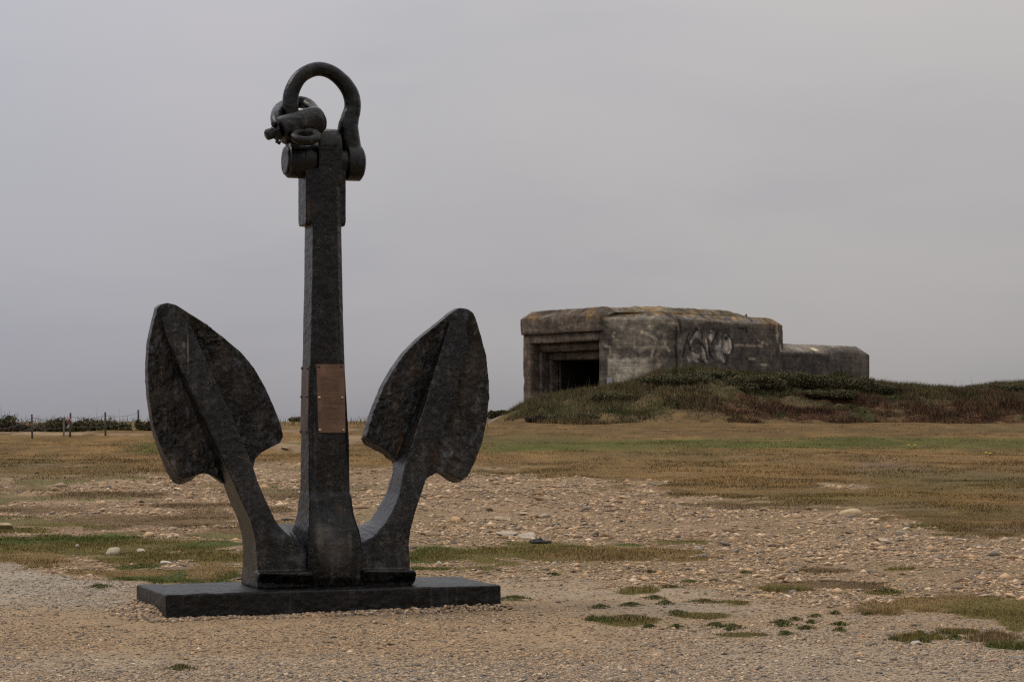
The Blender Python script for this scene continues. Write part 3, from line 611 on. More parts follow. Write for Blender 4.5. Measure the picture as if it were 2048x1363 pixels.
# plaques
def plate_part(P4, nrm, thick, mat, label, bolts, lines, mat_b, wordscale):
    """P4: corners TL TR BR BL in anchor space"""
    P4 = [np.array(p, float) for p in P4]; nrm = np.array(nrm, float)
    bm = bmesh.new(); loft(bm, [p+nrm*thick for p in P4], [p-nrm*.01 for p in P4])
    bmesh.ops.recalc_face_normals(bm, faces=bm.faces[:])
    pq = link('plaque', bm_mesh('plaque', bm), mat, anchor, False); pq['label'] = label
    def at(s, t, lift): 
        a = P4[0]*(1-s)+P4[1]*s; b = P4[3]*(1-s)+P4[2]*s
        return a*(1-t)+b*t+nrm*(thick+lift)
    for s, t in bolts:
        bm = bmesh.new(); c = Vector(at(s, t, 0))
        bmesh.ops.create_uvsphere(bm, u_segments=12, v_segments=8, radius=.0135, matrix=Matrix.Translation(c))
        bo = link('bolt', bm_mesh('bolt', bm), mat_b[0] if t > .3 or len(mat_b) == 1 else mat_b[1], pq)
    ex = (P4[1]-P4[0]); W_ = np.linalg.norm(ex); ey = P4[0]-P4[3]; Hh = np.linalg.norm(ey)
    for head in (True, False):
      bm = bmesh.new()
      for t, s0, s1 in lines:
        if (t < .13) != head: continue
        s = s0
        while s < s1-.01:
            l = min(random.uniform(.03, .11)*wordscale, s1-s); c = at(s, t, .0012); d = at(s+l, t, .0012)
            hh = ey/Hh*.0042*random.uniform(.7, 1.1)
            vs = [bm.verts.new(p) for p in (c-hh/2, d-hh/2, d+hh/2, c+hh/2)]; bm.faces.new(vs); s += l+.022*wordscale
      link('heading' if head else 'inscription', bm_mesh('inscription', bm), M_ink, pq, False)
random.seed(5)
lines = [(.048, .27, .68), (.085, .34, .43)]
LY = [357, 375, 390, 407, 425, 443, 459, 474, 490, 506, 521, 538, 556, 573, 588, 603, 636, 652, 669, 686, 703, 718, 735, 768, 785, 800, 817, 833, 868, 885, 914, 932, 948, 980, 996]
L0 = [.12, .12, .12, .12, .12, .2, .12, .12, .12, .17, .12, .12, .12, .12, .12, .12, .1, .1, .14, .1, .2, .12, .18, .14, .13, .13, .13, .13, .26, .28, .26, .35, .4, .4, .5]
L1 = [.8, .45, .5, .74, .78, .5, .8, .5, .72, .5, .72, .46, .8, .4, .72, .84, .86, .5, .86, .78, .72, .86, .85, .5, .8, .76, .4, .82, .68, .62, .82, .8, .8, .82, .7]
lines += [((y-190)/930, a, b) for y, a, b in zip(LY, L0, L1)]
B6 = [(.06, .03), (.9, .03), (.06, .49), (.9, .49), (.06, .965), (.92, .965)]
vf = .38-.002
plate_part([q(633.6, 728, vf), q(688, 728, vf), q(690.5, 864.5, vf), q(636.5, 864.5, vf)], (0, -1, 0), .008, M_copper, 'copper plaque with engraved lines on the front of the shank', B6, lines, (M_brass, M_bolt), 1)
def left_face(y, v):
    xl, xr, vf_, vb_, c_ = shank_uv(y); u = q(xl, y, vb_-c_)[0]
    return np.array([u-.002, v-vc, q(615, y, v)[2]])
random.seed(9)
lines2 = [(.1, .35, .6)]+[(.16+.021*i, .15, random.uniform(.55, .88)) for i in range(28)]
plate_part([left_face(732, .67), left_face(732, .455), left_face(867, .455), left_face(867, .67)], (-1, 0, 0), .008, M_copper_dark, 'dull copper plaque on the left face of the shank', [(.1, .03), (.9, .03), (.1, .45), (.9, .45), (.1, .965), (.9, .965)], lines2, (M_bolt,), 1.6)

# small shackle hanging on the bow's left leg
sh = empty('joining_shackle', anchor.matrix_basis @ Vector(q(600, 262, .37)) if False else (0, 0, 0), 0)
base = q(600, 255, .37)
Mw = Matrix.Translation(Vector(w2(uc, vc, PH))) @ Matrix.Rotation(ANG, 4, 'Z')
sh.location = Mw @ Vector(base); sh.rotation_euler = (0, 0, ANG)
tag(sh, 'small black joining shackle threaded on the left leg of the bow shackle', 'shackle')
def qs(px, py, v): return Vector(q(px, py, v)-base)
bm = bmesh.new(); a, b = qs(560, 262, .34), qs(634, 240, .36)
tube(bm, [a, a.lerp(b, .02), a.lerp(b, .5), b], [.106, .115, .118, .118], 28)
tube(bm, [b-(b-a)*.30, b-(b-a)*.28, b+(b-a)*.02, b+(b-a)*.14, b+(b-a)*.2], [.112, .118, .114, .09, .03], 28)
bmesh.ops.triangulate(bm, faces=bm.faces[:])
cast('shackle_body', bm, .009, M_iron_smooth, sh, .004, 16, 1, .006, 53)
bm = bmesh.new()
P = spline([qs(559, 262, .34), qs(553, 236, .46), qs(560, 218, .66), qs(585, 205, .78), qs(612, 207, .77), qs(628, 222, .62), qs(634, 238, .42)], 8)
tube(bm, P, .052, 16); cast('shackle_bow', bm, .009, M_iron_smooth, sh, .003, 16, 1, 0, 57)
bm = bmesh.new(); n = 44; c = qs(611, 272, .215); ax = Vector((1, 0, .12)).normalized(); ay = Vector((0, .80, .60)).normalized(); 
tube(bm, [c+ax*(.092*math.cos(t))+ay*(.078*math.sin(t)) for t in np.linspace(0, 2*math.pi, n, endpoint=False)], .040, 14, True)
cast('link_ring', bm, .008, M_iron_smooth, sh, .002, 18, 1, 0, 59)
bm = bmesh.new(); e = (b-a).normalized()
n0 = a-e*.005; tube(bm, [n0-e*.005, n0-e*.05, n0-e*.055], [.072, .07, .055], 6); tube(bm, [n0-e*.05, n0-e*.115, n0-e*.128], [.046, .047, .03], 12)
cast('pin_nut', bm, .008, M_iron, sh, .004, 22, 1, .004, 61)
for x_, y_, d0, d1, r_ in ((547, 249, (.02, 0, 0), (-.012, -.02, .004), .024), (556, 284, (-.02, 0, .01), (.02, -.01, -.012), .016)):
    bm = bmesh.new(); k = qs(x_, y_, .31); tube(bm, [k+Vector(d0), k+Vector(d1)], r_, 8)
    cast('split_pin', bm, .006, M_iron, sh, .003, 30, 0, 0, 67)

# ------------------------------------------------------------------ bunker
BK = empty('bunker', (8.28, 130, 1.5))
tag(BK, 'old weathered concrete gun bunker with a dark opening above the heather bank', 'bunker')
def conc_mat(name):
    m, nt, b = new_mat(name); t = N(nt, 'ShaderNodeTexCoord'); o = t.outputs['Object']
    a = N(nt, 'ShaderNodeVertexColor', layer_name='col')
    n = N(nt, 'ShaderNodeTexNoise', i_Scale=1.3, i_Detail=8.0, i_Roughness=.68); nt.links.new(o, n.inputs['Vector'])
    r = ramp(nt, n.outputs['Fac'], [(.32, (.52, .51, .5)), (.5, (1, 1, 1)), (.68, (1.6, 1.55, 1.44))])
    nf = N(nt, 'ShaderNodeTexNoise', i_Scale=4.5, i_Detail=6.0, i_Roughness=.75); nt.links.new(o, nf.inputs['Vector'])
    rf = ramp(nt, nf.outputs['Fac'], [(.34, (.62, .61, .6)), (.5, (1, 1, 1)), (.64, (1.45, 1.42, 1.35))])
    c = mix(nt, 1.0, a.outputs[0], r.outputs[0], 'MULTIPLY'); c = mix(nt, 1.0, c, rf.outputs[0], 'MULTIPLY')
    mp = N(nt, 'ShaderNodeMapping'); mp.inputs['Scale'].default_value = (2.2, 2.2, .16); nt.links.new(o, mp.inputs[0])
    st = N(nt, 'ShaderNodeTexNoise', i_Scale=1.0, i_Detail=5.0, i_Roughness=.6); nt.links.new(mp.outputs[0], st.inputs['Vector'])
    r2 = ramp(nt, st.outputs['Fac'], [(.34, (.76, .75, .73)), (.5, (1, 1, 1)), (.66, (1.08, 1.07, 1.04))])
    mpb = N(nt, 'ShaderNodeMapping'); mpb.inputs['Scale'].default_value = (.25, .25, 7.0); nt.links.new(o, mpb.inputs[0])
    sb = N(nt, 'ShaderNodeTexNoise', i_Scale=1.0, i_Detail=4.0, i_Roughness=.7); nt.links.new(mpb.outputs[0], sb.inputs['Vector'])
    r3 = ramp(nt, sb.outputs['Fac'], [(.36, (.74, .73, .72)), (.5, (1, 1, 1)), (.66, (1.15, 1.13, 1.1))]); c = mix(nt, 1.0, c, r3.outputs[0], 'MULTIPLY')
    c = mix(nt, 1.0, c, r2.outputs[0], 'MULTIPLY'); nt.links.new(c, b.inputs['Base Color'])
    b.inputs['Roughness'].default_value = .95; b.inputs['Specular IOR Level'].default_value = .15
    bp = N(nt, 'ShaderNodeBump', i_Strength=.5, i_Distance=.06); n3 = N(nt, 'ShaderNodeTexNoise', i_Scale=5.0, i_Detail=6.0, i_Roughness=.7); nt.links.new(o, n3.inputs['Vector'])
    nt.links.new(n3.outputs['Fac'], bp.inputs['Height']); nt.links.new(bp.outputs[0], b.inputs['Normal'])
    return m
M_conc = conc_mat('weathered_concrete')
BO = np.array([8.28, 130, 1.5])
R0 = np.array([5.05, 125.5]); LC = np.array([.67, 132.0]); cd = (LC-R0)/np.linalg.norm(LC-R0); cn = np.array([-cd[1], cd[0]]); cn = cn if cn[1] < 0 else -cn
def C(s, d=0): return R0+cd*s-cn*d
AB = np.array([8.28, 125.0]); BE = np.array([15.74, 132.9])
ZC, ZT = 6.95, 7.35
GRAF_DARK = [[(1353, 655), (1352, 700), (1354, 738)], [(1360, 650), (1363, 668)], [(1378, 668), (1370, 690), (1366, 712)], [(1390, 655), (1404, 664), (1404, 675)], [(1395, 655), (1384, 672), (1376, 686)], [(1393, 680), (1404, 688), (1411, 700), (1415, 718)], [(1378, 692), (1383, 702), (1396, 706)], [(1416, 664), (1430, 668), (1437, 660)], [(1436, 664), (1428, 676), (1422, 690)], [(1415, 676), (1418, 700), (1424, 716)], [(1442, 676), (1446, 668), (1456, 668), (1464, 680), (1466, 695), (1462, 706), (1453, 711), (1446, 706)], [(1450, 676), (1453, 680), (1455, 675), (1451, 673)], [(1394, 716), (1404, 722), (1412, 726)], [(1456, 714), (1450, 728)], [(1476, 657), (1492, 655), (1494, 664)]]
GRAF_PALE = [[(1397, 656), (1393, 668), (1384, 676), (1381, 684)], [(1384, 700), (1388, 712), (1394, 706)], [(1376, 712), (1378, 722)], [(1386, 718), (1392, 722), (1397, 710)], [(1423, 662), (1421, 674), (1423, 678)], [(1413, 678), (1415, 700)], [(1406, 696), (1413, 708), (1412, 724)], [(1448, 670), (1452, 668)], [(1459, 676), (1462, 694), (1457, 706)], [(1441, 680), (1441, 690)], [(1452, 684), (1452, 700)], [(1443, 715), (1449, 724)], [(1432, 695), (1440, 692)]]
def stroke_d(px, py, pts):
    d = np.full(px.shape, 1e9)
    for (x0, y0), (x1, y1) in zip(pts, pts[1:]):
        vx, vy = x1-x0, y1-y0; t = np.clip(((px-x0)*vx+(py-y0)*vy)/(vx*vx+vy*vy+1e-9), 0, 1)
        d = np.minimum(d, np.hypot(px-x0-t*vx, py-y0-t*vy))
    return d
def conc_col(V, kind):
    """surface colour of the concrete: boards, lime, lichen, old paint"""
    x, y, z = V[:, 0], V[:, 1], V[:, 2]
    n1 = fbm(x*.8+y*.3, z*1.6, None, 4, 301); n2 = fbm((x+y)*2.2, z*3, None, 3, 311); n3 = fbm((x+y*.7)*.35, z*.5, None, 3, 321)
    c = lerp((.088, .075, .066), (.175, .154, .130), sm(.38, .62, n1)); c = lerp(c, (.24, .21, .175), sm(.6, .72, n2)*.45)
    px, py = proj(x, y, z)
    if kind == 'wall':
        # darker tone on the long wall below its chamfer
        c = lerp(c, (.075, .062, .056), sm(1322, 1400, px+(n1-.5)*80)*sm(643, 655, py+(n2-.5)*8)*.85)
        c = lerp(c, (.33, .285, .22), sm(.55, .72, n2*.5+n1*.5)*.45*sm(1340, 1310, px)*sm(1200, 1215, px))
        # pale clean rendering low on the end wall
        a = sm(0, 3, py-716+(n2-.5)*16)*sm(1213, 1219, px)*sm(1302, 1290, px+(py-716)*.18+(n1-.5)*22)
        c = lerp(c, (.46, .41, .33), a*.9*(.55+.45*sm(.3, .6, n2)))
        for yy in (672, 706, 733, 749): 
            c = lerp(c, (.08, .07, .06), np.exp(-((py-yy)/.9)**2)*.55*(n1 > .4)*(px < 1330))
        # white lime runs
        for pts, w in (([(1268, 670), (1270, 704)], 1.6), ([(1283, 663), (1296, 668), (1310, 676)], 2.6), ([(1312, 684), (1306, 700), (1303, 712)], 2.4), ([(1328, 682), (1338, 702)], 2.2), ([(1210, 690), (1220, 694), (1217, 745)], 1.8), ([(1266, 674), (1282, 675)], 1.5), ([(1228, 665), (1226, 675)], 1.3), ([(1322, 643), (1358, 648)], 2), ([(1513, 678), (1536, 690)], 1.6), ([(1516, 690), (1535, 690)], 2), ([(1498, 717), (1510, 717)], 1.4), ([(1420, 690), (1480, 692)], .9), ([(1520, 728), (1532, 730)], 1.2), ([(1554, 650), (1556, 684)], 1.8), ([(1560, 690), (1562, 702)], 2), ([(1466, 690), (1530, 691)], .8)):
            c = lerp(c, (.44, .375, .29), sm(1.4, .3, stroke_d(px, py, pts)/w+(n2-.5)*2.2)*.75)
        # old painted lettering, dark and pale strokes
        bgm = sm(1.1, .6, np.hypot((px-1415)/58, (py-690)/42)+(n2-.5)*.5); c = lerp(c, (.105, .09, .082), bgm*.6)
        for cx_, cy_, ax_, ay_ in ((1454, 692, 10, 19), (1396, 668, 9, 10), (1382, 716, 10, 8), (1424, 668, 8, 8), (1440, 706, 10, 10), (1408, 704, 5, 14)): c = lerp(c, (.235, .208, .195), sm(1.1, .8, np.hypot((px-cx_)/ax_, (py-cy_)/ay_)+(n2-.5)*.7)*.8)
        for pts in GRAF_PALE: c = lerp(c, (.40, .36, .33), sm(1.25, .4, stroke_d(px, py, pts)/3.1+(n2-.5)*1.1)*.8)
        for pts in GRAF_DARK: c = lerp(c, (.018, .016, .017), sm(1.2, .6, stroke_d(px, py, pts)/2.2+(n2-.5)*.6)*.92)
        # stepped crack where the walls meet
        c = lerp(c, (.05, .04, .036), sm(1.3, .5, stroke_d(px, py, [(1340, 632), (1358, 640), (1362, 660), (1358, 672)])/3)*.7)
        c = lerp(c, (.05, .043, .04), sm(1.2, .5, stroke_d(px, py, [(1495, 630), (1504, 642), (1506, 662)])/2.4)*.6)
    if kind == 'annex':
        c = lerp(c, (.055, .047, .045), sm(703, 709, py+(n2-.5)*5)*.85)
        for pts, w in (([(1660, 712), (1664, 732)], 2), ([(1668, 716), (1672, 728)], 2.6), ([(1704, 718), (1712, 732)], 3), ([(1712, 719), (1718, 719)], 1.5), ([(1622, 697), (1634, 700)], 2), ([(1628, 716), (1632, 720)], 1.2), ([(1718, 738), (1722, 744)], 1.6)):
            c = lerp(c, (.52, .43, .32), sm(1.4, .5, stroke_d(px, py, pts)/w+(n2-.5)*1.3)*.9)
        c = lerp(c, (.30, .26, .22), sm(703, 698, py)*sm(1650, 1610, px)*.6)
    if kind == 'portal': c = c*np.array([.98, .92, .88])
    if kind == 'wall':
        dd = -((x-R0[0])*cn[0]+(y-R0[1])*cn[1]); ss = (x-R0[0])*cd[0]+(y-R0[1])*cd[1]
        c = np.where(((dd > 1.75) & (dd < 9.2) & (ss > .2) & (ss < 6.6) & (z < ZL3-.02) & (y < 137))[:, None] & ~((y < 125.0+np.maximum(0, x-8.28)*1.06+.25))[:, None], np.array([.022, .02, .019]), c)  # chamber walls coloured near black: the shade inside the opening is painted in
    # lichen along the roof edges
    li = sm(.56, .70, fbm(x*.9, y*.9, z*1.5, 4, 331))*sm(ZC-.1, ZC+.25, z)*(.45 if kind == 'portal' else 1)
    if kind == 'wall': li = np.maximum(li*.8, sm(1515, 1560, px+(n1-.5)*30)*sm(660, 640, py)*.95*sm(.22, .42, n2+.1*n1)); li = np.maximum(li, np.exp(-((z-ZT+.03)/.09)**2)*sm(.42, .58, n3*.5+n1*.5)*.8)
    if kind == 'annex': li = sm(1690, 1725, px+(n1-.5)*30)*sm(712, 698, py)*.55*sm(.4, .6, n2)
    c = lerp(c, (.27, .15, .038), np.clip(li, 0, 1)*.85)
    if kind == 'roof': c = lerp(lerp((.19, .16, .12), (.115, .095, .06), sm(.4, .6, n1)), (.30, .17, .05), sm(.57, .72, n2*.6+n3*.4)*.8)
    return c
def prism(name, poly, z0, z1, ch, inset, kind, fine=.085, parent=BK, amp=.02):
    """wall prism with a chamfered top edge, finely divided; poly counter-clockwise seen from above"""
    n = len(poly); P = [np.array(p, float) for p in poly]; Pin = []
    for i in range(n):
        a, b, c = P[i-1], P[i], P[(i+1) % n]
        d1 = (b-a)/np.linalg.norm(b-a); d2 = (c-b)/np.linalg.norm(c-b); n1 = np.array([-d1[1], d1[0]]); n2 = np.array([-d2[1], d2[0]])
        k = n1+n2; k = k/max(.35, (k@k)/2); Pin.append(b+k*inset)
    bm = bmesh.new()
    lv = [[bm.verts.new((*p, z0)) for p in P], [bm.verts.new((*p, z1)) for p in P]]
    if ch: lv.append([bm.verts.new((*p, z1+ch)) for p in Pin])
    fs = []
    for r0, r1 in zip(lv, lv[1:]):
        for i in range(n): fs.append(bm.faces.new((r0[i], r0[(i+1) % n], r1[(i+1) % n], r1[i])))
    t = bm.faces.new(lv[-1]); b0 = bm.faces.new(lv[0][::-1])
    bmesh.ops.triangulate(bm, faces=[t, b0], ngon_method='EAR_CLIP')
    for _ in range(14):
        es = [e for e in bm.edges if e.calc_length() > fine*1.6 and min(v.co.y for v in e.verts) < 137]
        if not es or len(bm.verts) > 160000: break
        bmesh.ops.subdivide_edges(bm, edges=es, cuts=1, use_grid_fill=True)
        bmesh.ops.triangulate(bm, faces=[f for f in bm.faces if len(f.verts) > 4])
    bmesh.ops.triangulate(bm, faces=bm.faces[:])
    bmesh.ops.recalc_face_normals(bm, faces=bm.faces[:]); bm.normal_update()
    V = np.array([v.co[:] for v in bm.verts]); Nn = np.array([v.normal[:] for v in bm.verts]); T = np.array([[v.index for v in f.verts] for f in bm.faces]); bm.free()
    d = (fbm(V[:, 0]*1.6+V[:, 1], V[:, 2]*2.0, V[:, 1]*1.6, 4, 341)-.5)*2*amp
    chip = sm(.62, .8, fbm(V[:, 0]*2.2, V[:, 1]*2.2, V[:, 2]*2.2, 3, 351))*amp*2.2
    V2 = V+Nn*(d-chip)[:, None]
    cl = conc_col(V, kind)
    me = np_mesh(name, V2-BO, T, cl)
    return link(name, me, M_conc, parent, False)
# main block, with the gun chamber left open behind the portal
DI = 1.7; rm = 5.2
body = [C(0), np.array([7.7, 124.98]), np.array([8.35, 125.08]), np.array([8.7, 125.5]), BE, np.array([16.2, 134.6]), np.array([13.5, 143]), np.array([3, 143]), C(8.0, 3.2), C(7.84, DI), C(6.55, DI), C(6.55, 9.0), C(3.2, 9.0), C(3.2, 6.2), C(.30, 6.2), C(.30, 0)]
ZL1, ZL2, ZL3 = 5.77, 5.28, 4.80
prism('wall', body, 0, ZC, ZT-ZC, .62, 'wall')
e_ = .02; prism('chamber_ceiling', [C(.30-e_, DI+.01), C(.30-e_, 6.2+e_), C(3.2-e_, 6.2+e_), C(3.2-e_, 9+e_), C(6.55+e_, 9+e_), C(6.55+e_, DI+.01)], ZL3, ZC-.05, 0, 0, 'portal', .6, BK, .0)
# stepped portal: posts and lintels
def frame(s0, s1, d0, d1, z0, z1, name):
    prism(name, [C(s0, d0), C(s0, d1), C(s1, d1), C(s1, d0)], z0, z1, 0, 0, 'portal', .16, BK, .03)
frame(7.05, 7.84, 0, DI+.02, 0, 6.3, 'portal_post'); frame(6.83, 7.06, .55, DI+.01, 0, ZL1+.01, 'portal_post'); frame(6.58, 6.84, 1.1, DI+.005, 0, ZL2+.01, 'portal_post')
frame(.28, 7.05, .0, .55, ZL1, 6.3, 'lintel'); frame(.285, 7.0, .54, 1.12, ZL2, ZL1+.02, 'lintel'); frame(.29, 6.8, 1.1, DI+.01, ZL3, ZL2+.02, 'lintel')
slab = [C(-.02, -.13), np.array([7.4, 127.2]), np.array([6.5, 136]), C(8.35, 3.5), C(8.3, .5), C(7.95, -.13)]
prism('roof_slab', slab, 6.29, 7.2, .49, .6, 'portal', .12, BK, .035)
# annex to the right
ax0 = np.array([15.6, 133.6]); ax1 = np.array([21.6, 139.3]); ax2 = np.array([22.3, 140.4]); 
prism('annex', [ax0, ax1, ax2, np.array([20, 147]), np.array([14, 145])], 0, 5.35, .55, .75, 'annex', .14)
# rubble and thin soil on the roof
gx, gy = np.meshgrid(np.linspace(4.6, 15.2, 150), np.linspace(126.0, 141, 120), indexing='ij'); gx = gx.ravel(); gy = gy.ravel()
u_ = gx; front = np.where(gx < 8.5, 126.0, 126.0+(gx-8.3)*1.06)
ed = sm(.1, 1.6, gy-front)*sm(15.0, 12.2, gx)*sm(4.7, 6.5, gx)
gz = 7.28+.48*ed+(fbm(gx*1.4, gy*1.4, None, 4, 361)-.5)*.30*ed-.25*(1-sm(0, .15, ed))
keep = (gy > front-.3)
idx = np.arange(len(gx)).reshape(150, 120); Q = np.stack([idx[:-1, :-1], idx[1:, :-1], idx[1:, 1:], idx[:-1, 1:]], -1).reshape(-1, 4)
Q = Q[keep[Q].all(1)]
V = np.stack([gx, gy, gz], 1); link('roof_rubble', np_mesh('roof_rubble', V-BO, Q, conc_col(V, 'roof')), M_conc, BK)
def stone_thing(name, P, r, colr, flat, label, cat='stone', group=None, seed=0, rot=0, mat=None, sub=3):
    v, t = ICO[sub]; v = v.copy(); rs = np.random.default_rng(seed)
    # faceted: clip the ball by random planes
    for _ in range(9):
        nn = rs.normal(size=3); nn /= np.linalg.norm(nn); d = rs.uniform(.38, .80); k = v@nn-d; v = v-np.maximum(k, 0)[:, None]*nn
    v = v*(1+.08*(fbm(v[:, 0]*4+seed, v[:, 1]*4, v[:, 2]*4, 3, seed)-.5))[:, None]
    v = v/np.abs(v).max(0)*np.array([r, r*rs.uniform(.65, .9), r*flat])
    c = np.array(colr)*(.8+.4*fbm(v[:, 0]/r*3+seed, v[:, 1]/r*3, v[:, 2]/r*5, 3, seed))[:, None]
    o = link(name, np_mesh(name, v, t, c), mat or M_stone, None, False)
    o.location = (P[0], P[1], P[2]+r*flat*.45); o.rotation_euler = (0, 0, rot)
    return tag(o, label, cat, group)
for px_, h_, w_, lb in ((1466, .10, .10, 'short stump of rubble on the bunker roof, leftmost of three'), (1486, .08, .10, 'low lump of rubble on the bunker roof, beside the upright stone'), (1492, .26, .10, 'upright thin stone standing on the bunker roof')):
    Yy = 133.5; zz = 7.36
    o = stone_thing('roof_stone', ((px_-CX)/F*Yy, Yy, zz), w_, (.13, .11, .09), h_/w_*.9, lb, 'stone', None, int(px_))
# notice on the end wall
nx = (1219-CX)/F*125.15; bm = bmesh.new(); box(bm, (0, 0, 0), (.29, .03, .5))
bmesh.ops.bevel(bm, geom=bm.edges[:], offset=.006, segments=1)
sg = link('notice', bm_mesh('notice', bm), M_paper, None, False); sg.location = (nx, 125.28, 3.45); sg.rotation_euler = (0, 0, math.atan2(124.98-125.5, 7.7-5.05))
tag(sg, 'small white notice fixed to the bunker wall right of the opening', 'notice')

# ------------------------------------------------------------------ shrubs
def leaf_cloud(n, lobes, size, seed, cols):
    rs = np.random.default_rng(seed); P = []; 
    li = rs.integers(0, len(lobes), n); Lb = np.array(lobes)[li]
    d = rs.normal(size=(n, 3)); d /= np.linalg.norm(d, axis=1)[:, None]; rad = rs.uniform(.15, 1, n)**.5
    P = Lb[:, :3]+d*rad[:, None]*Lb[:, 3:6]
    P = P+(rs.normal(size=(n, 3)))*.04
    a = rs.normal(size=(n, 3)); a[:, 2] *= .6; a /= np.linalg.norm(a, axis=1)[:, None]; b = rs.normal(size=(n, 3)); b -= (b*a).sum(1)[:, None]*a; b /= np.linalg.norm(b, axis=1)[:, None]
    s = size*rs.uniform(.6, 1.5, n)[:, None]
    V = np.stack([P-a*s, P+b*s*.5, P+a*s, P-b*s*.5], 1).reshape(-1, 3)
    V[:, 2] = np.maximum(V[:, 2], -.05)
    c = np.array(cols)[rs.integers(0, len(cols), n)]*rs.uniform(.65, 1.4, (n, 1))
    return V, np.arange(n*4).reshape(-1, 4), np.repeat(c, 4, 0)
GREEN = [(.06, .062, .024), (.076, .073, .028), (.10, .083, .038), (.08, .061, .031)]
def shrub(P, w, h, label, seed, cols=GREEN, group=None, n=2600, size=.07, name='shrub', depth=.7, spiky=0):
    r = np.random.default_rng(seed); o = empty(name, (P[0], P[1], P[2]-.03), 0); tag(o, label, 'shrub', group)
    lobes = [(r.uniform(-.5, .5)*w*.75, r.uniform(-.5, .5)*w*depth*.7, h*r.uniform(.3, .62), w*r.uniform(.16, .28), w*depth*r.uniform(.16, .28), h*r.uniform(.28, .42)) for _ in range(9)]
    V, T, c = leaf_cloud(n, lobes, size, seed, cols); link('foliage', np_mesh('foliage', V, T, c), M_leaf, o, False)
    bm = bmesh.new()
    for l in lobes[:7]:
        tube(bm, [(l[0]*.02, l[1]*.02, -.05), (l[0]*.6, l[1]*.6, l[2]*.6), (l[0], l[1], l[2]+l[5]*.7)], [.03, .02, .008], 5)
    for _ in range(spiky):
        x, y = r.uniform(-.5, .5)*w, r.uniform(-.3, .3)*w; tube(bm, [(0, 0, -.04), (x, y, h*.5), (x+r.uniform(-.2, .2), y, h*r.uniform(1.0, 1.35))], [.02, .012, .005], 4)
    link('stem', bm_mesh('stem', bm), M_twig, o, False)
    return o
OLIVE = [(.075, .07, .03), (.06, .065, .026), (.1, .085, .04)]
YEL = [(.075, .085, .025), (.10, .10, .03), (.06, .07, .024)]
BROWN = [(.075, .05, .035), (.06, .05, .03), (.09, .06, .04)]
for i, (px_, py_, wpx, hpx, lb, cols) in enumerate([
    (1535, 786, 120, 48, 'dark green low shrub at the foot of the bunker long wall', GREEN),
    (1395, 752, 110, 18, 'low olive bush under the middle of the wall lettering', OLIVE),
    (1500, 772, 120, 34, 'green shrub left of the dark shrub at the long wall', GREEN),
    (1580, 770, 90, 40, 'tall green shrub where the annex meets the long wall', GREEN),
    (1655, 795, 130, 24, 'low green shrub in front of the broad annex shrub', GREEN),
    (1448, 757, 70, 20, 'small dark green shrub under the wall lettering on the bank', GREEN),
    (1610, 780, 130, 52, 'broad dark green shrub in front of the bunker annex', GREEN),
    (1700, 786, 110, 50, 'dense dark green shrub below the right end of the annex', GREEN),
    (1772, 785, 70, 22, 'olive brown bush at the right foot of the annex', OLIVE),
    (1782, 800, 110, 12, 'low yellow green gorse bush amid the heather', YEL),
    (1350, 765, 130, 26, 'olive shrub on the left crest of the bank under the wall', OLIVE),
    (1230, 800, 90, 22, 'low green shrub right of the bunker opening', GREEN),
    (1150, 838, 130, 16, 'dark bramble bush at the left foot of the bank', OLIVE),
    (1075, 842, 45, 16, 'small dark bush at the far left foot of the bank', BROWN),
    (1955, 782, 60, 10, 'low green shrub on the skyline right of the dip', GREEN),
    (2020, 784, 90, 20, 'green bramble on the skyline at the right edge', GREEN),
    (1000, 840, 44, 28, 'dark green bush behind the right fluke on the skyline', GREEN),
    (590, 851, 34, 13, 'small green bush on the skyline between left fluke and shank', GREEN)]):
    X_, Y_, Z_ = ground_hit(px_, py_, 90, 140)
    if px_ in (1000, 590): Y_ = 128.0; X_ = (px_-CX)/F*Y_; Z_ = float(H(X_, Y_))
    s = Y_/F
    shrub((X_, Y_, Z_), wpx*s*1.0, hpx*s*.75, lb, 400+i, cols, None, int(2500+wpx*60), .05, 'shrub', .5)
for i, (px_, py_, wpx, hpx, lb, cols, sp) in enumerate([
    (25, 866, 70, 28, 'brown heather bush behind the fence at the left edge', BROWN, 6),
    (62, 868, 60, 20, 'low brown bush behind the leftmost wooden post', BROWN, 0),
    (95, 865, 50, 24, 'olive bush between the first two fence posts', OLIVE, 0),
    (118, 862, 46, 30, 'green bush left of the grey metal stake', GREEN, 3),
    (155, 862, 46, 26, 'leafy green bush right of the post with tape', GREEN, 3),
    (186, 862, 52, 30, 'leafy green bush midway between post with tape and next post', GREEN, 2),
    (214, 862, 36, 26, 'green bush right behind the third wooden post', GREEN, 2),
    (250, 857, 60, 15, 'low brown bush left of the fence post nearest the anchor', OLIVE, 0),
    (292, 857, 40, 19, 'green bush by the left fluke behind the fence', GREEN, 0),
    (10, 848, 40, 22, 'thin spiky plant on the skyline at the left edge', GREEN, 8)]):
    Y_ = 85.0+2.5*(i % 3); X_ = (px_-CX)/F*Y_; Z_ = float(H(X_, Y_)); s = Y_/F
    hh = max(.3, CZ+(HY-(py_-hpx))*s-Z_)
    shrub((X_, Y_, Z_), wpx*s*1.1, hh, lb, 500+i, cols, 'bushes behind the fence', 1500, .06, 'shrub', .8, sp)

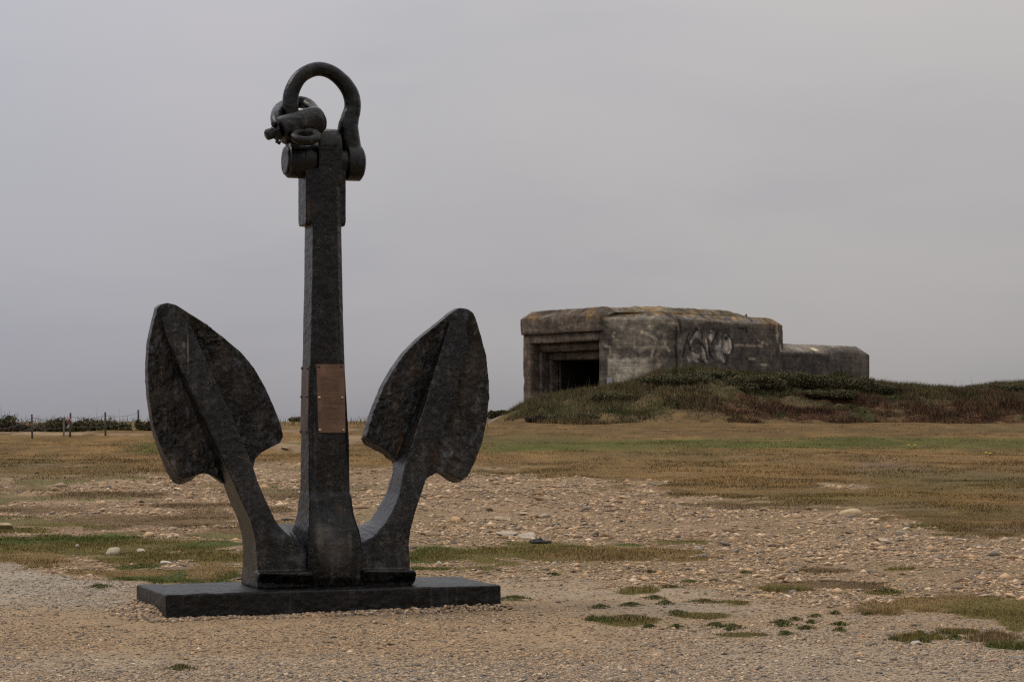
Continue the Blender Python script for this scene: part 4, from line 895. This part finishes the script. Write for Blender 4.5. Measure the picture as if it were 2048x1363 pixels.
# ------------------------------------------------------------------ fence
def post(parent, P, h, r, name, mat, seed):
    bm = bmesh.new(); rs = random.Random(seed); lx = rs.uniform(-.01, .01)
    tube(bm, [(P[0], P[1], P[2]-.15), (P[0]+lx, P[1], P[2]+h*.5), (P[0]+lx*2, P[1], P[2]+h-.012), (P[0]+lx*2, P[1], P[2]+h)], [r*1.03, r, r*.97, r*.8], 10)
    return link(name, bm_mesh(name, bm), mat, parent)
FP = []
for px_, py_, pt in ((-4, 879, 853), (64.5, 876.5, 828), (140, 873.5, 825), (211, 871, 823.5), (277, 856, 819)):
    X_, Y_, Z_ = ground_hit(px_, py_, 40, 125)
    FP.append((X_, Y_, Z_, (py_-pt)*Y_/F, pt))
fx = empty('fence', FP[2][:3])
tag(fx, 'sparse wire fence on weathered wooden posts at the field edge', 'fence')
for i, (X_, Y_, Z_, h_, _) in enumerate(FP): post(fx, np.array((X_, Y_, Z_))-np.array(FP[2][:3]), h_, .034*Y_/80, 'post', M_post, i)
for k in (.86, .42):
    bm = bmesh.new()
    for a_, b_ in zip(FP, FP[1:]):
        pa = Vector((a_[0], a_[1], a_[2]+a_[3]*k))-Vector(FP[2][:3]); pb = Vector((b_[0], b_[1], b_[2]+b_[3]*k))-Vector(FP[2][:3])
        tube(bm, [pa.lerp(pb, t)-Vector((0, 0, .10*t*(1-t)*4*(.4 if k < .5 else 1))) for t in np.linspace(0, 1, 9)], .0065, 5)
    link('wire', bm_mesh('wire', bm), M_wire, fx)
X_, Y_, Z_ = ground_hit(127.5, 873, 40, 125); bm = bmesh.new(); h_ = (873-833.5)*Y_/F
tube(bm, [(0, 0, -.1), (0, 0, h_*.96), (0, 0, h_)], [.038, .036, .02], 4); st = link('stake', bm_mesh('stake', bm), M_stake, None, False); st.location = (X_, Y_, Z_)
tag(st, 'pale grey metal stake just left of the post with tape', 'stake')
X_, Y_, Z_, h_, _ = FP[2]; tp = empty('barrier_tape', (X_, Y_, Z_+h_*.72)); tag(tp, 'red and white barrier tape tied round a fence post', 'tape')
s = Y_/F
def ribbon(pts, w, mat):
    bm = bmesh.new(); pts = [Vector(p) for p in pts]
    A = [[bm.verts.new(p+Vector((w/2*sx, dy, 0))) for p in pts] for sx, dy in ((-1, 0), (1, .012))]
    for i in range(len(pts)-1): bm.faces.new((A[0][i], A[1][i], A[1][i+1], A[0][i+1]))
    r_ = bmesh.ops.solidify(bm, geom=bm.faces[:], thickness=.004); return bm
bm = bmesh.new(); tube(bm, [(0, 0, -.03), (0, 0, .04)], [.055, .055], 10); link('knot', bm_mesh('knot', bm), M_red, tp)
link('tail', bm_mesh('tail', ribbon([(-.02, -.06, .02), (-.045, -.07, -.10), (-.03, -.06, -.17)], .05, 0)), M_red, tp, False)
link('tail', bm_mesh('tail', ribbon([(-.03, -.06, -.172), (-.055, -.07, -.23), (-.06, -.065, -.30)], .045, 0)), M_white, tp, False)
link('tail', bm_mesh('tail', ribbon([(.02, -.06, .0), (.07, -.07, -.05), (.12, -.06, -.12)], .045, 0)), M_white, tp, False)

# ------------------------------------------------------------------ single stones
for i, (px_, py_, wpx, flat, colr, lb) in enumerate([
    (1700, 1031, 42, .42, (.47, .36, .22), 'largest ochre rock at the edge of the turf on the right'),
    (229, 1109, 36, .62, (.37, .31, .22), 'squarish lichen covered block on the green turf left of the anchor'),
    (1058, 1074, 42, .32, (.43, .37, .29), 'pale domed flat stone beside the black rag'),
    (1004, 1040, 36, .28, (.42, .33, .23), 'flat tan slab stone right of the right fluke'),
    (1045, 1030, 20, .5, (.46, .38, .27), 'pointed tan stone just beyond the flat tan slab'),
    (1088, 1034, 26, .4, (.36, .31, .25), 'grey beige pyramid stone beyond the tan slab'),
    (1193, 1072, 10, 1.25, (.16, .145, .13), 'dark upright stone standing alone in the stony field'),
    (155, 1094, 9, .9, (.52, .46, .38), 'small white pointed stone on the green turf at left'),
    (333, 1127, 22, .38, (.52, .47, .39), 'white flat stone lying in the pebble strip behind the plinth'),
    (281, 1102, 16, .45, (.46, .40, .32), 'pale stone right of the squarish block'),
    (8, 1057, 40, .35, (.40, .31, .19), 'ochre boulder cut by the left edge'),
    (880, 1129, 11, .9, (.44, .39, .31), 'round pale stone on the turf right of the anchor arm'),
    (1148, 1130, 18, .35, (.48, .42, .33), 'white flat stone at the near edge of the long turf patch'),
    (1108, 1131, 12, .8, (.42, .35, .27), 'round beige stone left of the white flat stone'),
    (1408, 1113, 16, .5, (.24, .21, .18), 'dark rounded stone at the right end of the turf patch'),
    (1395, 1098, 14, .6, (.44, .39, .32), 'pale stone above the dark rounded stone'),
    (1832, 1288, 20, .5, (.43, .38, .31), 'pale rounded stone among green tufts at lower right'),
    (1850, 1311, 14, .6, (.31, .25, .20), 'brown rounded stone below the pale rounded stone'),
    (1986, 1324, 18, .55, (.41, .29, .21), 'pinkish stone near the lower right corner'),
    (2034, 1318, 28, .35, (.19, .17, .15), 'dark flat stone at the right edge of the gravel'),
    (1010, 1260, 8, .75, (.23, .13, .09), 'reddish brown pebble on the gravel right of the plinth'),
    (1828, 1252, 12, .6, (.22, .17, .12), 'dark brown clod among tufts at the right'),
    (1130, 1339, 12, .6, (.42, .29, .20), 'small pink stone at the bottom of the gravel'),
    (370, 1298, 12, .4, (.26, .19, .12), 'thin brown stone on the gravel below the plinth corner'),
    (575, 899, 26, .35, (.46, .36, .23), 'ochre outcrop stone seen between left fluke and shank'),
    (1012, 1070, 44, .25, (.40, .33, .25), 'broad flat stone left of the pale domed stone'),
    (1140, 1072, 24, .25, (.42, .37, .29), 'thin grey slab between black rag and upright stone'),
    (1800, 1068, 18, .5, (.42, .36, .28), 'pale stone left of the turf tongue at right'),
    (1765, 1083, 24, .4, (.45, .37, .27), 'tan stone in the middle of the right stony field')]):
    X_, Y_, Z_ = ground_hit(px_, py_)
    stone_thing('rock', (X_, Y_, Z_), wpx*Y_/F/2*1.15, np.array(colr), flat, lb, 'rock', None, 600+i, random.uniform(-.4, .4))
random.seed(21); cnt = 0
while cnt < 110:
    px_ = random.uniform(0, 2048); py_ = random.uniform(960, 1180)
    X_, Y_, Z_ = ground_hit(px_, py_)
    tf, fi, *_ = zones(np.array([X_]), np.array([Y_]))
    if tf[0] > .3 or fi[0] > .6 or in_plinth(X_, Y_, .15): continue
    colr = PAL[random.choice((0, 0, 1, 5, 5, 6, 2))]*random.uniform(.85, 1.15)
    stone_thing('stone', (X_, Y_, Z_), random.uniform(.03, .07)*Y_/30, colr, random.uniform(.22, .5), 'loose pale stone among the gravel and pebbles of the stony field', 'stone', 'loose stones of the stony field', 700+cnt, random.uniform(0, 6), None, 2); cnt += 1
# black rag on the stones
X_, Y_, Z_ = ground_hit(1081, 1086); bm = bmesh.new(); bmesh.ops.create_grid(bm, x_segments=26, y_segments=14, size=1)
for v in bm.verts:
    x, y = v.co.x, v.co.y; k = float(fbm(np.array([x*2.2]), np.array([y*2.2]), None, 3, 5)[0])
    v.co = (x*.13, y*.07*(1-.3*x), .012+.07*max(0, k-.3)*(1.1-.6*x)*(1-y*y)*1.3)
bmesh.ops.solidify(bm, geom=bm.faces[:], thickness=.01); rg = link('rag', bm_mesh('rag', bm), M_black, None); rg.location = (X_, Y_, Z_+.01); rg.rotation_euler = (0, 0, .15)
tag(rg, 'crumpled black rag lying at the edge of the turf patch', 'rag')

# ------------------------------------------------------------------ grass tufts on the gravel
TG = [(.135, .155, .052), (.17, .17, .062), (.22, .185, .08), (.26, .20, .095)]
def tuft(px_, py_, rx, ry, label, seed, group=None, dry=0):
    X_, Y_, Z_ = ground_hit(px_, py_); s = Y_/F; rs = np.random.default_rng(seed)
    n = int(150+rx*17); ra = np.minimum(np.abs(rs.normal(0, .55, n)), 1.0+.25*rs.uniform(0, 1, n)); th = rs.uniform(0, 2*np.pi, n)
    dx = ra*np.cos(th)*rx*s*(1+.35*np.sin(3*th+seed)+.2*np.sin(7*th+seed*2)); dy = ra*np.sin(th)*max(ry*s*5.5, .05)
    hz = .016*np.maximum(0, 1-ra**2)*min(1.6, ry/4.5); 
    P = np.stack([dx, dy, hz+(H(X_+dx, Y_+dy)-Z_)], 1)
    c = np.array(TG)[np.clip(rs.integers(0, 3, n)+dry, 0, 3)]*rs.uniform(.6, 1.35, (n, 1))
    o = link('grass_tuft', blades_mesh('grass_tuft', P, rs.uniform(.008, .026, n), rs.uniform(.003, .006, n), 1.1, c), M_tuft, None, False); o.location = (X_, Y_, Z_)
    return tag(o, label, 'grass tuft', group)
gl = 'low green grass cushion on the gravel right of the plinth'; gg = 'grass cushions on the gravel'
TU = [(200, 1175, 26, 5, 'round dark green grass tuft on the gravel left of the plinth', 0), (1030, 1199, 34, 6, 'dark green grass tuft by the right end of the plinth', 0), (360, 1339, 32, 5, 'thin grass tuft at the bottom of the gravel', 1), (280, 1134, 34, 6, 'dark green grass mound in the pebbles behind the plinth', 0), (2015, 1291, 45, 6, 'broad grass cushion at the lower right edge', 1), (1255, 1240, 48, 9, 'largest olive grass cushion in the middle of the right gravel', 2)]
for i, (x_, y_, a_, b_, lb, dr) in enumerate(TU): tuft(x_, y_, a_, b_, lb, 900+i, None, dr)
for i, (x_, y_, a_, b_, dr) in enumerate([(1108, 1150, 15, 3, 0), (1200, 1215, 19, 4, 0), (1262, 1211, 24, 4, 0), (1330, 1208, 16, 4, 0), (1310, 1197, 22, 4, 0), (1408, 1204, 32, 4, 1), (1355, 1228, 24, 4, 1), (1185, 1239, 16, 4, 0), (1298, 1254, 14, 3, 0), (1353, 1256, 15, 4, 0), (1432, 1252, 19, 4, 0), (1464, 1256, 26, 5, 1), (1562, 1246, 17, 3, 0), (1567, 1252, 20, 4, 0), (1611, 1258, 18, 3, 0), (1570, 1269, 16, 4, 0), (1632, 1234, 14, 3, 1), (1671, 1228, 11, 3, 1), (1680, 1250, 17, 3, 0), (1622, 1246, 10, 3, 0), (1590, 1240, 12, 3, 1), (1910, 1278, 22, 4, 0), (1840, 1268, 8, 3, 0), (1845, 1284, 14, 4, 0), (1788, 1280, 14, 3, 1), (1380, 1165, 20, 3, 0), (1340, 1175, 22, 3, 1), (1490, 1146, 10, 4, 0), (1773, 1183, 26, 4, 1), (1680, 1262, 12, 4, 0), (1890, 1268, 16, 3, 1), (1735, 1230, 12, 2, 1), (1460, 1260, 10, 3, 0), (1300, 1145, 12, 3, 0)]):
    tuft(x_, y_, a_, b_, gl, 930+i, gg, dr)
# yellow flowers in the far turf
for i, (x_, y_) in enumerate([(1972, 913), (1980, 914), (1818, 897), (1830, 897)]):
    X_, Y_, Z_ = ground_hit(x_, y_, 40, 112); bm = bmesh.new(); tube(bm, [(0, 0, -.02), (0, 0, .10)], [.008, .006], 5)
    o = empty('flower', (X_, Y_, Z_)); tag(o, 'yellow flower in the green strip of turf on the right', 'flower', 'yellow flowers in the turf')
    link('stem', bm_mesh('stem', bm), M_grassgreen if False else M_twig, o); bm = bmesh.new(); bmesh.ops.create_icosphere(bm, subdivisions=2, radius=.045, matrix=Matrix.Translation((0, 0, .11)) @ Matrix.Diagonal((1, 1, .5, 1)))
    if i == 0: M_yel = metal_mat('yellow_petal', (.55, .42, .04), .7, 0, .1, 9)
    link('blossom', bm_mesh('blossom', bm), M_yel, o)
